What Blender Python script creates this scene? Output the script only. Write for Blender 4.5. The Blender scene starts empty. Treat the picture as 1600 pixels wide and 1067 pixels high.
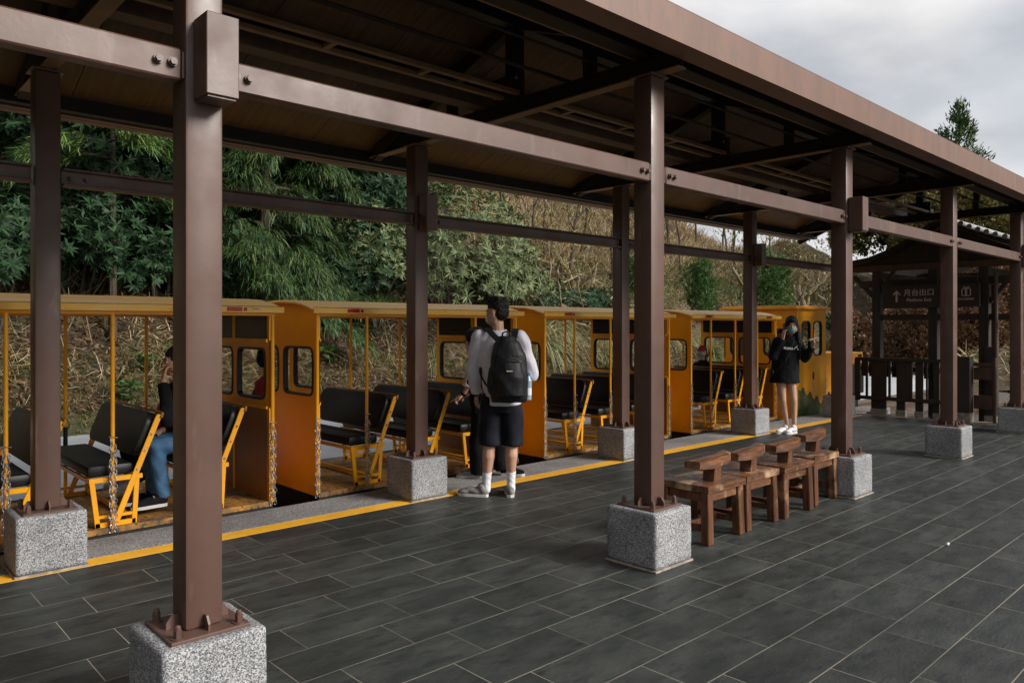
import bpy, bmesh, math, random
import numpy as np
from mathutils import Vector, Matrix, noise
random.seed(7); RNG = np.random.default_rng(7)
R = math.radians
scene = bpy.context.scene
COL = scene.collection

# ------------------------------------------------------------------ camera, world, sun, exposure
cam_d = bpy.data.cameras.new('camera'); cam = bpy.data.objects.new('camera', cam_d); COL.objects.link(cam)
cam.location = (0, 0, 1.48); cam.rotation_euler = (R(90), 0, R(46.953 - 90))
cam_d.sensor_width = 36; cam_d.lens = 1181.5 / 1600 * 36; cam_d.shift_y = -(533.5 - 509.57) / 1600
cam_d.clip_start = .05; cam_d.clip_end = 2000
scene.camera = cam
SUN_EL, SUN_AZ = 31, -64           # azimuth of the sun measured from +X towards +Y
w = bpy.data.worlds.new('World'); scene.world = w; w.use_nodes = True
nt = w.node_tree; nt.nodes.clear(); N = nt.nodes.new; L = nt.links.new
sky = N('ShaderNodeTexSky'); sky.sky_type = 'NISHITA'; sky.sun_disc = False
sky.sun_elevation = R(SUN_EL); sky.sun_rotation = R(90 - SUN_AZ)
bg1 = N('ShaderNodeBackground'); bg1.inputs[1].default_value = .1; L(sky.outputs[0], bg1.inputs[0])
tc = N('ShaderNodeTexCoord'); mp = N('ShaderNodeMapping'); mp.inputs['Scale'].default_value = (1, 1, 2.4)
L(tc.outputs['Generated'], mp.inputs[0])
n1 = N('ShaderNodeTexNoise'); n1.inputs['Scale'].default_value = 2.6; n1.inputs['Detail'].default_value = 6; n1.inputs['Roughness'].default_value = .5
L(mp.outputs[0], n1.inputs[0])
cr = N('ShaderNodeValToRGB'); cr.color_ramp.elements[0].position = .38; cr.color_ramp.elements[0].color = (.47, .48, .505, 1)
cr.color_ramp.elements[1].position = .60; cr.color_ramp.elements[1].color = (.78, .765, .76, 1)
L(n1.outputs[0], cr.inputs[0])
bg2 = N('ShaderNodeBackground'); bg2.inputs[1].default_value = .90; L(cr.outputs[0], bg2.inputs[0])
n2 = N('ShaderNodeTexNoise'); n2.inputs['Scale'].default_value = 3.4; n2.inputs['Detail'].default_value = 5
mp2 = N('ShaderNodeMapping'); mp2.inputs['Location'].default_value = (3.1, 1.7, .4); L(tc.outputs['Generated'], mp2.inputs[0]); L(mp2.outputs[0], n2.inputs[0])
mr = N('ShaderNodeMapRange'); mr.inputs[1].default_value = .36; mr.inputs[2].default_value = .5; mr.inputs[3].default_value = .8; mr.inputs[4].default_value = .97
L(n2.outputs[0], mr.inputs[0])
mx = N('ShaderNodeMixShader'); L(mr.outputs[0], mx.inputs[0]); L(bg1.outputs[0], mx.inputs[1]); L(bg2.outputs[0], mx.inputs[2])
wo = N('ShaderNodeOutputWorld'); L(mx.outputs[0], wo.inputs[0])
sd = bpy.data.lights.new('sun', 'SUN'); sd.energy = 4.0; sd.angle = R(24); sd.color = (1, .95, .88)
sun = bpy.data.objects.new('sun', sd); COL.objects.link(sun)
sv = Vector((math.cos(R(SUN_EL)) * math.cos(R(SUN_AZ)), math.cos(R(SUN_EL)) * math.sin(R(SUN_AZ)), math.sin(R(SUN_EL))))
sun.rotation_euler = sv.to_track_quat('Z', 'Y').to_euler()
scene.view_settings.view_transform = 'Standard'; scene.view_settings.look = 'None'
scene.view_settings.gamma = 1; scene.view_settings.use_curve_mapping = False
scene.view_settings.exposure = .42
scene.cycles.max_bounces = 6; scene.cycles.transparent_max_bounces = 12

# ------------------------------------------------------------------ materials
MATS = {}
def mat(name, col, rough=.5, metal=0, spec=.5, var=0, col2=None, scale=5, detail=4, lo=.4, hi=.6, bump=0, bscale=40, stretch=(1, 1, 1),
        col3=None, scale3=2, lo3=.55, hi3=.7, stretch3=(1, 1, 1), sheen=0, coords='Object', trans=0, islandrand=None, objrand=0, rvar=0):
    m = bpy.data.materials.new(name); m.use_nodes = True; t = m.node_tree; b = t.nodes['Principled BSDF']
    n = t.nodes.new; l = t.links.new
    b.inputs['Roughness'].default_value = rough; b.inputs['Metallic'].default_value = metal
    b.inputs['Specular IOR Level'].default_value = spec
    c = n('ShaderNodeTexCoord'); oi = n('ShaderNodeObjectInfo')
    src = n('ShaderNodeVectorMath'); src.operation = 'ADD'; l(c.outputs[coords], src.inputs[0])
    sc = n('ShaderNodeVectorMath'); sc.operation = 'SCALE'; l(oi.outputs['Random'], sc.inputs['Scale']); sc.inputs[0].default_value = (37, 21, 53)
    l(sc.outputs[0], src.inputs[1])
    cur = n('ShaderNodeRGB'); cur.outputs[0].default_value = (*col, 1); cur = cur.outputs[0]
    def mixn(fac, a, colb):
        x = n('ShaderNodeMix'); x.data_type = 'RGBA'; l(fac, x.inputs[0]); l(a, x.inputs[6])
        if isinstance(colb, tuple): x.inputs[7].default_value = (*colb, 1)
        else: l(colb, x.inputs[7])
        return x.outputs[2]
    def nz(s, st, det, a, bb):
        mm = n('ShaderNodeMapping'); mm.inputs['Scale'].default_value = st; l(src.outputs[0], mm.inputs[0])
        q = n('ShaderNodeTexNoise'); q.inputs['Scale'].default_value = s; q.inputs['Detail'].default_value = det; q.inputs['Roughness'].default_value = .6
        l(mm.outputs[0], q.inputs[0]); r = n('ShaderNodeMapRange'); r.inputs[1].default_value = a; r.inputs[2].default_value = bb; l(q.outputs[0], r.inputs[0])
        return r.outputs[0]
    if islandrand:
        g = n('ShaderNodeNewGeometry'); rp = n('ShaderNodeValToRGB'); e = rp.color_ramp.elements
        for i, cc in enumerate(islandrand):
            p = i / max(1, len(islandrand) - 1)
            el = e[i] if i < 2 and False else (e.new(p) if 0 < i < len(islandrand) - 1 else (e[0] if i == 0 else e[len(e) - 1]))
            el.position = p; el.color = (*cc, 1)
        l(g.outputs['Random Per Island'], rp.inputs[0]); cur = rp.outputs[0]
    if col2 is not None: cur = mixn(nz(scale, stretch, detail, lo, hi), cur, col2)
    if col3 is not None: cur = mixn(nz(scale3, stretch3, 6, lo3, hi3), cur, col3)
    if objrand or var:
        hs = n('ShaderNodeHueSaturation'); l(cur, hs.inputs['Color'])
        v = n('ShaderNodeMapRange'); v.inputs[3].default_value = 1 - (objrand or var); v.inputs[4].default_value = 1 + (objrand or var)
        l(oi.outputs['Random'], v.inputs[0]); l(v.outputs[0], hs.inputs['Value']); cur = hs.outputs[0]
    l(cur, b.inputs['Base Color'])
    if rvar:
        rr = n('ShaderNodeMapRange'); l(nz(scale * 1.7, stretch, 3, .3, .7), rr.inputs[0]); rr.inputs[3].default_value = rough - rvar; rr.inputs[4].default_value = rough + rvar
        l(rr.outputs[0], b.inputs['Roughness'])
    if bump:
        q = n('ShaderNodeTexNoise'); q.inputs['Scale'].default_value = bscale; q.inputs['Detail'].default_value = 5
        mm = n('ShaderNodeMapping'); mm.inputs['Scale'].default_value = stretch; l(src.outputs[0], mm.inputs[0]); l(mm.outputs[0], q.inputs[0])
        bu = n('ShaderNodeBump'); bu.inputs['Strength'].default_value = bump; bu.inputs['Distance'].default_value = .02
        l(q.outputs[0], bu.inputs['Height']); l(bu.outputs[0], b.inputs['Normal'])
    if sheen: b.inputs['Sheen Weight'].default_value = sheen
    if trans:
        tr = n('ShaderNodeBsdfTranslucent'); l(cur, tr.inputs[0]); ms = n('ShaderNodeMixShader'); ms.inputs[0].default_value = trans
        l(b.outputs[0], ms.inputs[1]); l(tr.outputs[0], ms.inputs[2]); l(ms.outputs[0], t.nodes['Material Output'].inputs[0])
    MATS[name] = m
    return m

def speckle(name, cols, scale, rough=.75, bump=.4):
    m = bpy.data.materials.new(name); m.use_nodes = True; t = m.node_tree; b = t.nodes['Principled BSDF']; n = t.nodes.new; l = t.links.new
    c = n('ShaderNodeTexCoord'); oi = n('ShaderNodeObjectInfo'); src = n('ShaderNodeVectorMath'); l(c.outputs['Object'], src.inputs[0])
    sc = n('ShaderNodeVectorMath'); sc.operation = 'SCALE'; l(oi.outputs['Random'], sc.inputs['Scale']); sc.inputs[0].default_value = (7, 3, 5); l(sc.outputs[0], src.inputs[1])
    v = n('ShaderNodeTexVoronoi'); v.inputs['Scale'].default_value = scale; l(src.outputs[0], v.inputs[0])
    rp = n('ShaderNodeValToRGB'); rp.color_ramp.interpolation = 'LINEAR'; e = rp.color_ramp.elements
    sep = n('ShaderNodeSeparateColor'); l(v.outputs['Color'], sep.inputs[0]); l(sep.outputs[0], rp.inputs[0])
    for i, (p, cc) in enumerate(cols):
        el = e[0] if i == 0 else (e[len(e) - 1] if i == len(cols) - 1 else e.new(p)); el.position = p; el.color = (*cc, 1)
    q = n('ShaderNodeTexNoise'); q.inputs['Scale'].default_value = 3; q.inputs['Detail'].default_value = 4; l(src.outputs[0], q.inputs[0])
    mr = n('ShaderNodeMapRange'); mr.inputs[1].default_value = .35; mr.inputs[2].default_value = .75; mr.inputs[3].default_value = 1.1; mr.inputs[4].default_value = .66; l(q.outputs[0], mr.inputs[0])
    hs = n('ShaderNodeHueSaturation'); l(rp.outputs[0], hs.inputs['Color']); l(mr.outputs[0], hs.inputs['Value'])
    l(hs.outputs[0], b.inputs['Base Color']); b.inputs['Roughness'].default_value = rough
    bu = n('ShaderNodeBump'); bu.inputs['Strength'].default_value = bump; bu.inputs['Distance'].default_value = .004
    v2 = n('ShaderNodeTexVoronoi'); v2.inputs['Scale'].default_value = scale * .7; l(src.outputs[0], v2.inputs[0]); l(v2.outputs['Distance'], bu.inputs['Height']); l(bu.outputs[0], b.inputs['Normal'])
    MATS[name] = m; return m

steel = mat('brown_steel', (.105, .054, .040), .46, col2=(.070, .038, .029), scale=2.0, lo=.3, hi=.75, col3=(.19, .135, .115), scale3=7, lo3=.6, hi3=.85, stretch3=(1.5, 1.5, .3), bump=.018, bscale=45, rvar=.13, spec=.55)
steel_dk = mat('shaded_roof_steel', (.016, .010, .008), .6, spec=.3, col2=(.010, .007, .006), scale=3)  # brown steel with the shade under the roof put into its colour
gutter_m = mat('weathered_gutter', (.165, .083, .056), .5, col2=(.12, .062, .043), scale=3.2, stretch=(2.2, 1, .5), lo=.3, hi=.7, col3=(.085, .075, .045), scale3=9, lo3=.53, hi3=.8, stretch3=(2.5, 1, 1), bump=.04)
flange_m = mat('bounce_lit_flange', (.17, .09, .045), .5, col2=(.11, .058, .03), scale=4, lo=.35, hi=.65)  # lighter brown, floor bounce on the undersides painted into the colour
plank_d = mat('shaded_soffit', (.024, .015, .010), .7, spec=.3, col2=(.015, .010, .008), scale=3, stretch=(9, .6, 1), lo=.35, hi=.65, objrand=.15)  # darker copy of the soffit wood, roof shade put into the colour
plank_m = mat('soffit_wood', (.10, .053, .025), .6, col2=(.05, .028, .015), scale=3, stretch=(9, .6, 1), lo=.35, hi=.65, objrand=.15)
granite = speckle('exposed_granite', [(0, (.045, .048, .055)), (.25, (.12, .125, .135)), (.5, (.22, .225, .235)), (.75, (.34, .34, .345)), (1, (.50, .49, .49))], 240)
strip_m = speckle('terrazzo_strip', [(0, (.05, .05, .053)), (.3, (.14, .14, .145)), (.6, (.25, .245, .25)), (1, (.42, .41, .41))], 190, bump=.2)
mortar = mat('pale_mortar', (.34, .29, .24), .85, col2=(.2, .17, .14), scale=20)
slate = mat('slate_tile', (.021, .025, .024), .52, col2=(.050, .054, .050), scale=2.6, stretch=(1, 2.2, 1), detail=9, lo=.38, hi=.72, col3=(.014, .016, .017), scale3=6, stretch3=(1, 2.4, 1), lo3=.52, hi3=.70, bump=.16, bscale=30, objrand=.20, rvar=.12, spec=.42)
grout = mat('grout', (.30, .26, .20), .8, col2=(.10, .09, .075), scale=1.6, detail=8, lo=.38, hi=.62)
line_m = mat('yellow_line_paint', (.82, .42, .03), .5, col2=(.70, .35, .035), scale=8, lo=.45, hi=.75, col3=(.3, .22, .12), scale3=14, lo3=.66, hi3=.78)
yel = mat('yellow_paint', (.86, .38, .006), .34, col2=(.74, .31, .006), scale=3, lo=.4, hi=.75, col3=(.16, .07, .02), scale3=13, lo3=.66, hi3=.74, rvar=.08)
yel_wall = mat('yellow_panel_paint', (.86, .37, .006), .36, col2=(.74, .29, .005), scale=2, lo=.35, hi=.75, col3=(.25, .09, .01), scale3=6, lo3=.66, hi3=.82, stretch3=(1, 1, .4))
yel_roof = mat('weathered_yellow_roof', (.86, .52, .12), .45, col2=(.88, .44, .02), scale=3, stretch=(.5, 4, 4), lo=.4, hi=.62, col3=(.11, .065, .025), scale3=5, stretch3=(.8, 8, 8), lo3=.63, hi3=.72)
yel_floor = mat('worn_yellow_floor', (.44, .21, .035), .6, col2=(.14, .08, .035), scale=4, lo=.4, hi=.62, col3=(.07, .045, .03), scale3=26, lo3=.5, hi3=.62, bump=.3, bscale=90)
inner_dk = mat('brown_inner_panel', (.30, .115, .012), .5, col2=(.2, .08, .014), scale=3, lo=.4, hi=.7)
black_pnl = mat('black_gloss_panel', (.008, .008, .009), .25, spec=.3)
black_m = mat('black_metal', (.012, .012, .013), .5)
rubber = mat('black_rubber', (.01, .01, .01), .45)
vinyl = mat('black_vinyl', (.006, .007, .008), .45, bump=.1, bscale=12, spec=.35)
red_m = mat('red_reflector', (.5, .012, .012), .22, col2=(.38, .008, .01), scale=20)
pink_m = mat('faded_reflector', (.62, .16, .14), .3)
galv = mat('galvanised_chain', (.42, .41, .40), .4, metal=.35, col2=(.16, .14, .12), scale=30)
wood_h = mat('varnished_wood_bar', (.18, .078, .036), .33, col2=(.06, .024, .011), scale=4, stretch=(.8, 6, 6), lo=.35, hi=.65, col3=(.40, .24, .13), scale3=6, lo3=.56, hi3=.72, bump=.25, bscale=9, objrand=.12, rvar=.1)
wood = mat('varnished_wood', (.145, .058, .026), .33, col2=(.05, .02, .01), scale=4, stretch=(6, 6, .7), lo=.35, hi=.65, col3=(.36, .21, .115), scale3=3.5, lo3=.58, hi3=.72, bump=.25, bscale=9, objrand=.12, rvar=.1)
wood_x = mat('varnished_wood_seat', (.16, .07, .032), .3, col2=(.055, .022, .010), scale=5, stretch=(1, 6, 6), lo=.35, hi=.65, col3=(.46, .30, .18), scale3=4.2, stretch3=(1, 1.6, 1), lo3=.53, hi3=.7, bump=.3, bscale=8, objrand=.12, rvar=.1)
dkwood = mat('dark_timber', (.030, .019, .014), .6, col2=(.016, .011, .009), scale=4, stretch=(3, 3, .5), lo=.35, hi=.65, objrand=.2)
brwood = mat('brown_timber', (.085, .042, .024), .6, col2=(.05, .026, .016), scale=6, stretch=(1, 6, 1))
tile_g = mat('grey_roof_tile', (.30, .31, .33), .5, col2=(.2, .2, .21), scale=8, objrand=.15)
concrete = mat('pale_concrete', (.36, .38, .40), .75, col2=(.28, .30, .32), scale=2, lo=.35, hi=.7, col3=(.2, .2, .2), scale3=7, lo3=.6, hi3=.8, bump=.1)
ballast = mat('ballast', (.12, .10, .085), .9, col2=(.045, .037, .03), scale=28, lo=.4, hi=.6, bump=1, bscale=30)
rail_m = mat('rusty_rail', (.12, .07, .045), .45, metal=.5)
sleeper_m = mat('sleeper_wood', (.06, .04, .03), .8, col2=(.12, .08, .05), scale=6, objrand=.2)
soil = mat('hill_soil', (.030, .021, .013), .95, col2=(.09, .06, .03), scale=2.2, lo=.4, hi=.65, col3=(.05, .065, .02), scale3=.7, lo3=.5, hi3=.65, bump=1, bscale=7)
turf = mat('turf', (.13, .12, .045), .9, col2=(.06, .085, .022), scale=1.4, lo=.4, hi=.6, bump=1, bscale=20)
bark = mat('bark', (.07, .05, .035), .85, col2=(.03, .022, .016), scale=8, stretch=(3, 3, .6), bump=.6, bscale=20)
sign_bd = mat('dark_sign_board', (.028, .018, .014), .5)
cream = mat('cream_lettering', (.50, .44, .36), .6)
glass = bpy.data.materials.new('window_glass'); glass.use_nodes = True
_t = glass.node_tree; _t.nodes.clear(); _o = _t.nodes.new('ShaderNodeOutputMaterial'); _m = _t.nodes.new('ShaderNodeMixShader'); _tr = _t.nodes.new('ShaderNodeBsdfTransparent')
_tr.inputs[0].default_value = (.84, .87, .86, 1); _g = _t.nodes.new('ShaderNodeBsdfGlossy'); _g.inputs['Roughness'].default_value = .03
_f = _t.nodes.new('ShaderNodeFresnel'); _f.inputs[0].default_value = 1.35; _t.links.new(_f.outputs[0], _m.inputs[0]); _t.links.new(_tr.outputs[0], _m.inputs[1]); _t.links.new(_g.outputs[0], _m.inputs[2]); _t.links.new(_m.outputs[0], _o.inputs[0])

# ------------------------------------------------------------------ mesh helpers
class MB:
    def __init__(s): s.v = []; s.f = []
    def add(s, vs, fs, M=None):
        o = len(s.v)
        s.v += [tuple(M @ Vector(p)) if M is not None else tuple(p) for p in vs]
        s.f += [tuple(i + o for i in f) for f in fs]; return s
    def box(s, x0, x1, y0, y1, z0, z1, b=0, M=None):
        if x0 > x1: x0, x1 = x1, x0
        if y0 > y1: y0, y1 = y1, y0
        if z0 > z1: z0, z1 = z1, z0
        if not b:
            vs = [(x, y, z) for x in (x0, x1) for y in (y0, y1) for z in (z0, z1)]
            return s.add(vs, [(0, 1, 3, 2), (4, 6, 7, 5), (0, 4, 5, 1), (2, 3, 7, 6), (0, 2, 6, 4), (1, 5, 7, 3)], M)
        b = min(b, (x1 - x0) * .49, (y1 - y0) * .49, (z1 - z0) * .49)
        bm = bmesh.new(); bmesh.ops.create_cube(bm, size=1)
        for q in bm.verts: q.co = Vector(((x0 + x1) / 2 + q.co.x * (x1 - x0), (y0 + y1) / 2 + q.co.y * (y1 - y0), (z0 + z1) / 2 + q.co.z * (z1 - z0)))
        bmesh.ops.bevel(bm, geom=bm.edges[:], offset=b, segments=1 if b < .012 else 2, profile=.5, affect='EDGES')
        s.addbm(bm, M); return s
    def addbm(s, bm, M=None):
        bm.verts.ensure_lookup_table(); bm.verts.index_update()
        s.add([q.co.copy() for q in bm.verts], [[q.index for q in f.verts] for f in bm.faces], M); bm.free(); return s
    def cyl(s, p0, p1, r0, r1=None, n=10, caps=True):
        r1 = r0 if r1 is None else r1; p0 = Vector(p0); p1 = Vector(p1); d = (p1 - p0)
        if d.length < 1e-6: return s
        q = d.to_track_quat('Z', 'Y').to_matrix(); vs = []
        for p, r in ((p0, r0), (p1, r1)):
            for i in range(n):
                a = 2 * math.pi * i / n; vs.append(p + q @ Vector((r * math.cos(a), r * math.sin(a), 0)))
        fs = [(i, (i + 1) % n, n + (i + 1) % n, n + i) for i in range(n)]
        if caps: fs += [tuple(range(n))[::-1], tuple(range(n, 2 * n))]
        return s.add(vs, fs)
    def tube(s, pts, rs, n=6, caps=True):
        pts = [Vector(p) for p in pts]; rs = rs if isinstance(rs, (list, tuple)) else [rs] * len(pts); vs = []; ref = None
        for i, p in enumerate(pts):
            d = (pts[min(i + 1, len(pts) - 1)] - pts[max(i - 1, 0)]).normalized()
            if ref is None: ref = d.orthogonal().normalized()
            ref = (ref - d * ref.dot(d)).normalized(); u = d.cross(ref)
            for k in range(n):
                a = 2 * math.pi * k / n; vs.append(p + rs[i] * (math.cos(a) * ref + math.sin(a) * u))
        fs = [(i * n + k, i * n + (k + 1) % n, (i + 1) * n + (k + 1) % n, (i + 1) * n + k) for i in range(len(pts) - 1) for k in range(n)]
        if caps: fs += [tuple(range(n))[::-1], tuple(range((len(pts) - 1) * n, len(pts) * n))]
        return s.add(vs, fs)
    def bar(s, p0, p1, w, h, b=.002):       # rectangular bar between two points, w sideways, h upwards
        p0 = Vector(p0); p1 = Vector(p1); d = p1 - p0; ln = d.length; d.normalize()
        up = Vector((0, 0, 1)) if abs(d.z) < .95 else Vector((1, 0, 0)); sd = d.cross(up).normalized(); up = sd.cross(d)
        M = Matrix.Translation((p0 + p1) / 2) @ Matrix((d, sd, up)).transposed().to_4x4()
        return s.box(-ln / 2, ln / 2, -w / 2, w / 2, -h / 2, h / 2, b, M)
    def prism(s, poly, axis, a, b2):        # poly in the two other axes
        n = len(poly); def_ = {'x': lambda p, t: (t, p[0], p[1]), 'y': lambda p, t: (p[0], t, p[1]), 'z': lambda p, t: (p[0], p[1], t)}[axis]
        vs = [def_(p, a) for p in poly] + [def_(p, b2) for p in poly]
        return s.add(vs, [tuple(range(n)), tuple(range(n, 2 * n))[::-1]] + [(i, (i + 1) % n, n + (i + 1) % n, n + i) for i in range(n)])
    def mesh(s, name, m, smooth=False):
        me = bpy.data.meshes.new(name); me.from_pydata(s.v, [], s.f)
        if isinstance(m, (list, tuple)):
            for q in m: me.materials.append(q)
        else: me.materials.append(m)
        bm = bmesh.new(); bm.from_mesh(me); bmesh.ops.recalc_face_normals(bm, faces=bm.faces); bm.to_mesh(me); bm.free()
        if smooth:
            me.shade_smooth()
            try: me.set_sharp_from_angle(angle=R(38))
            except Exception: pass
        return me

def tag(o, label=None, cat=None, group=None, kind=None):
    if label: o['label'] = label
    if cat: o['category'] = cat
    if group: o['group'] = group
    if kind: o['kind'] = kind
    return o
def link(o, parent=None, loc=None, rz=None):
    COL.objects.link(o)
    if parent is not None: o.parent = parent
    if loc is not None: o.location = loc
    if rz is not None: o.rotation_euler = (0, 0, rz)
    return o
def ob(name, mb, m, parent=None, loc=None, rz=None, smooth=False):
    me = mb.mesh(name, m, smooth) if isinstance(mb, MB) else mb
    return link(bpy.data.objects.new(name, me), parent, loc, rz)
def empty(name, loc=(0, 0, 0), rz=0, label=None, cat=None, group=None):
    return tag(link(bpy.data.objects.new(name, None), None, loc, rz), label, cat, group)
def copy_tree(o, parent=None, loc=None, rz=None):
    c = o.copy(); COL.objects.link(c)
    if parent is not None: c.parent = parent
    if loc is not None: c.location = loc
    if rz is not None: c.rotation_euler = (0, 0, rz)
    for ch in list(KIDS(o)): copy_tree(ch, c)
    return c
def KIDS(o): return [x for x in bpy.data.objects if x.parent == o]
def structure(o): o['kind'] = 'structure'; return o
def npmesh(name, V, Q, m, smooth=False):
    V = np.asarray(V, dtype=np.float32).reshape(-1, 3); Q = np.asarray(Q, dtype=np.int32)
    me = bpy.data.meshes.new(name); me.vertices.add(len(V)); me.vertices.foreach_set('co', V.ravel())
    k = Q.shape[1]; me.loops.add(Q.size); me.loops.foreach_set('vertex_index', Q.ravel())
    me.polygons.add(len(Q)); me.polygons.foreach_set('loop_start', np.arange(0, Q.size, k, dtype=np.int32)); me.polygons.foreach_set('loop_total', np.full(len(Q), k, dtype=np.int32))
    me.materials.append(m); me.update(calc_edges=True); me.validate()
    if smooth: me.shade_smooth()
    return me
def norm(a): return a / np.maximum(np.linalg.norm(a, axis=-1, keepdims=True), 1e-9)
def strips(P, D, L_, W, droop, prof, face=None):
    """P base (n,3), D direction (n,3), L_ lengths, W widths, droop (n,), prof = width profile per row; curved tapering leaves as quads"""
    n = len(P); k = len(prof); D = norm(D); up = np.tile([0, 0, 1.], (n, 1)) if face is None else face
    S = np.cross(D, up + RNG.normal(0, .35, (n, 3))); S = norm(S)
    pts = [P.copy()]; d = D.copy()
    for i in range(1, k):
        d = norm(d + np.array([0, 0, -1.]) * (droop / (k - 1))[:, None]); pts.append(pts[-1] + d * (L_ / (k - 1))[:, None])
    V = np.empty((n, k, 2, 3))
    for i in range(k):
        hw = (W * prof[i] * .5)[:, None] * S; V[:, i, 0] = pts[i] - hw; V[:, i, 1] = pts[i] + hw
    base = (np.arange(n) * k * 2)[:, None]; Q = np.concatenate([base + np.array([[2 * i, 2 * i + 1, 2 * i + 3, 2 * i + 2]]) for i in range(k - 1)], 0)
    return V.reshape(-1, 3), Q
def join(parts):
    V = []; Q = []; o = 0
    for v, q in parts: V.append(v); Q.append(q + o); o += len(v)
    return np.concatenate(V), np.concatenate(Q)
#==SECTIONS==

# ================================================================== GROUND, PLATFORM
X0C = .895; PITCH = 2.818                      # near-left corner of the first footing, bay length
YF, YB = 2.717, 5.203                          # footing fronts of the two column rows
FW, FH = .38, .35                              # footing width and height
CW = .14                                       # column width
XEND = 12.92
pl = ob('platform', MB().box(-4, XEND, -5, 5.35, -.5, .0), grout); structure(pl)
ROWH, TL, GAP = .2875, .583, .0050
me_t = MB().box(GAP / 2, TL - GAP / 2, GAP / 2, ROWH - GAP / 2, -.004, .0007, .0004).mesh('tile', slate)
Fv = (math.cos(R(46.953)), math.sin(R(46.953)))
cells = []
for r in range(36):
    y1 = 5.19 - ROWH * r; y0 = y1 - ROWH; off = 1.105 if r % 2 == 0 else .915
    k0 = int((-3.9 - off) / TL); 
    for k in range(k0, 30):
        xa = off + TL * k
        if xa + TL > XEND - .02 and xa > XEND - .1: continue
        xc, yc = xa + TL / 2, y0 + ROWH / 2; d = xc * Fv[0] + yc * Fv[1]; rr = xc * Fv[1] - yc * Fv[0]
        vis = d > .9 and abs(rr / d) < .74 and 1.48 / d < .52
        cells.append((0 if vis else 1, d, xa, y0))
cells.sort()
rest = MB()
for i, (nv, d, xa, y0) in enumerate(cells):
    if i < 298 and not nv: ob('tile', me_t, None, pl, (xa, y0, 0))
    else:
        x1 = min(xa + TL, XEND)
        rest.box(xa + GAP / 2, x1 - GAP / 2, y0 + GAP / 2, y0 + ROWH - GAP / 2, -.004, .0007)
tag(ob('tiles', rest, slate, pl), kind='stuff')
structure(ob('yellow_line', MB().box(-4, XEND - .05, 5.19, 5.345, -.003, .002), line_m))
structure(ob('platform_edge_strip', MB().box(-4, XEND + 1.5, 5.351, 5.835, -.5, 0, .01), strip_m))
structure(ob('end_kerb', MB().box(XEND + .003, XEND + .2, 2.2, 5.35, -.5, .004, .01), mortar))
structure(ob('track_bed', MB().box(-6, 40, 5.84, 7.7, -.55, -.33), ballast))
structure(ob('ground_beyond', MB().box(XEND + .2, 40, -6, 5.35, -.55, -.2), ballast))
for y in (6.28, 7.0):
    m = MB(); m.box(-6, 40, y - .03, y + .03, -.33, -.31); m.box(-6, 40, y - .008, y + .008, -.31, -.26); m.box(-6, 40, y - .018, y + .018, -.26, -.235)
    tag(ob('railway_rail', m, rail_m), 'narrow rusty rail of the train track, ' + ('nearer to the platform edge' if y < 6.5 else 'farther from the platform edge'), 'rail', 'rails of the train track')
sl = MB().box(-.07, .07, 6.0, 7.3, -.40, -.325, .008).mesh('sleeper', sleeper_m)
tr_root = ob('siding_track', MB().box(13.3, 24, 3.3, 5.0, -.2, -.17), ballast); structure(tr_root)
for i in range(16): ob('sleeper', sl, None, tr_root, (13.6 + i * .55, 0, 0))
m = MB()
for y in (3.8, 4.45): m.box(13.3, 24, y - .018, y + .018, -.17, -.09)
ob('rail', m, rail_m, tr_root)
structure(ob('path', MB().box(-8, 60, 7.7, 11.75, -.55, -.02), concrete))
def hz(x, y):
    if y < 11.7: return -.1
    cap = 5.3 + 4.2 * min(1, max(0, (31.5 - x) / 2.5)) + 3.0 * min(1, max(0, (x - 38.5) / 3)) * min(1, max(0, (22 - y) / 3))
    h = .63 * (y - 11.75); h = cap + .05 * (h - cap) if h > cap else h
    h *= 1 + .10 * math.sin(x * .45 + 1) * min(1, (y - 11.7) / 3)
    h += noise.noise(Vector((x * .6, y * .6, 0))) * .35 * min(1, max(0, y - 12) / 2) + noise.noise(Vector((x * 2.1, y * 2.1, 3))) * .10 * min(1, max(0, y - 12))
    return h
gx = [-12 + .4 * i for i in range(150)] + [48 + 3 * i for i in range(20)]; gy = [11.5 + .35 * i for i in range(30)] + [22 + 3 * i for i in range(16)]
V = np.array([(x, y, hz(x, y)) for y in gy for x in gx]); nx = len(gx)
Q = np.array([(j * nx + i, j * nx + i + 1, (j + 1) * nx + i + 1, (j + 1) * nx + i) for j in range(len(gy) - 1) for i in range(nx - 1)])
hill = ob('hillside', npmesh('hillside', V, Q, soil, True), None); structure(hill)
gs = MB(); gs.add([(-1500, -1500, -.6), (1500, -1500, -.6), (1500, 1500, -.6), (-1500, 1500, -.6)], [(0, 1, 2, 3)]); structure(ob('ground', gs, turf))
# far rolling hills
for k, (y0, h, name) in enumerate(((60, 12, 'far_hill'), (120, 26, 'distant_hill'))):
    xs = np.linspace(-60 - 60 * k, 400, 60); rows = []
    for j, (dy, f) in enumerate(((0, 0), (10, .5), (25, .9), (45, 1), (80, .9))):
        rows += [(x, y0 + dy * (1 + k), -1 + h * f * (1 + .25 * noise.noise(Vector((x * .03, k * 9, j * .1))))) for x in xs]
    nx = len(xs); Q = np.array([(j * nx + i, j * nx + i + 1, (j + 1) * nx + i + 1, (j + 1) * nx + i) for j in range(4) for i in range(nx - 1)])
    structure(ob(name, npmesh(name, np.array(rows), Q, mat('far_forest%d' % k, (.06, .075, .035) if k == 0 else (.10, .12, .11), .95, col2=(.03, .04, .02) if k == 0 else (.07, .09, .08), scale=.5 - .2 * k, bump=1, bscale=1), True), None))

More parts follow.
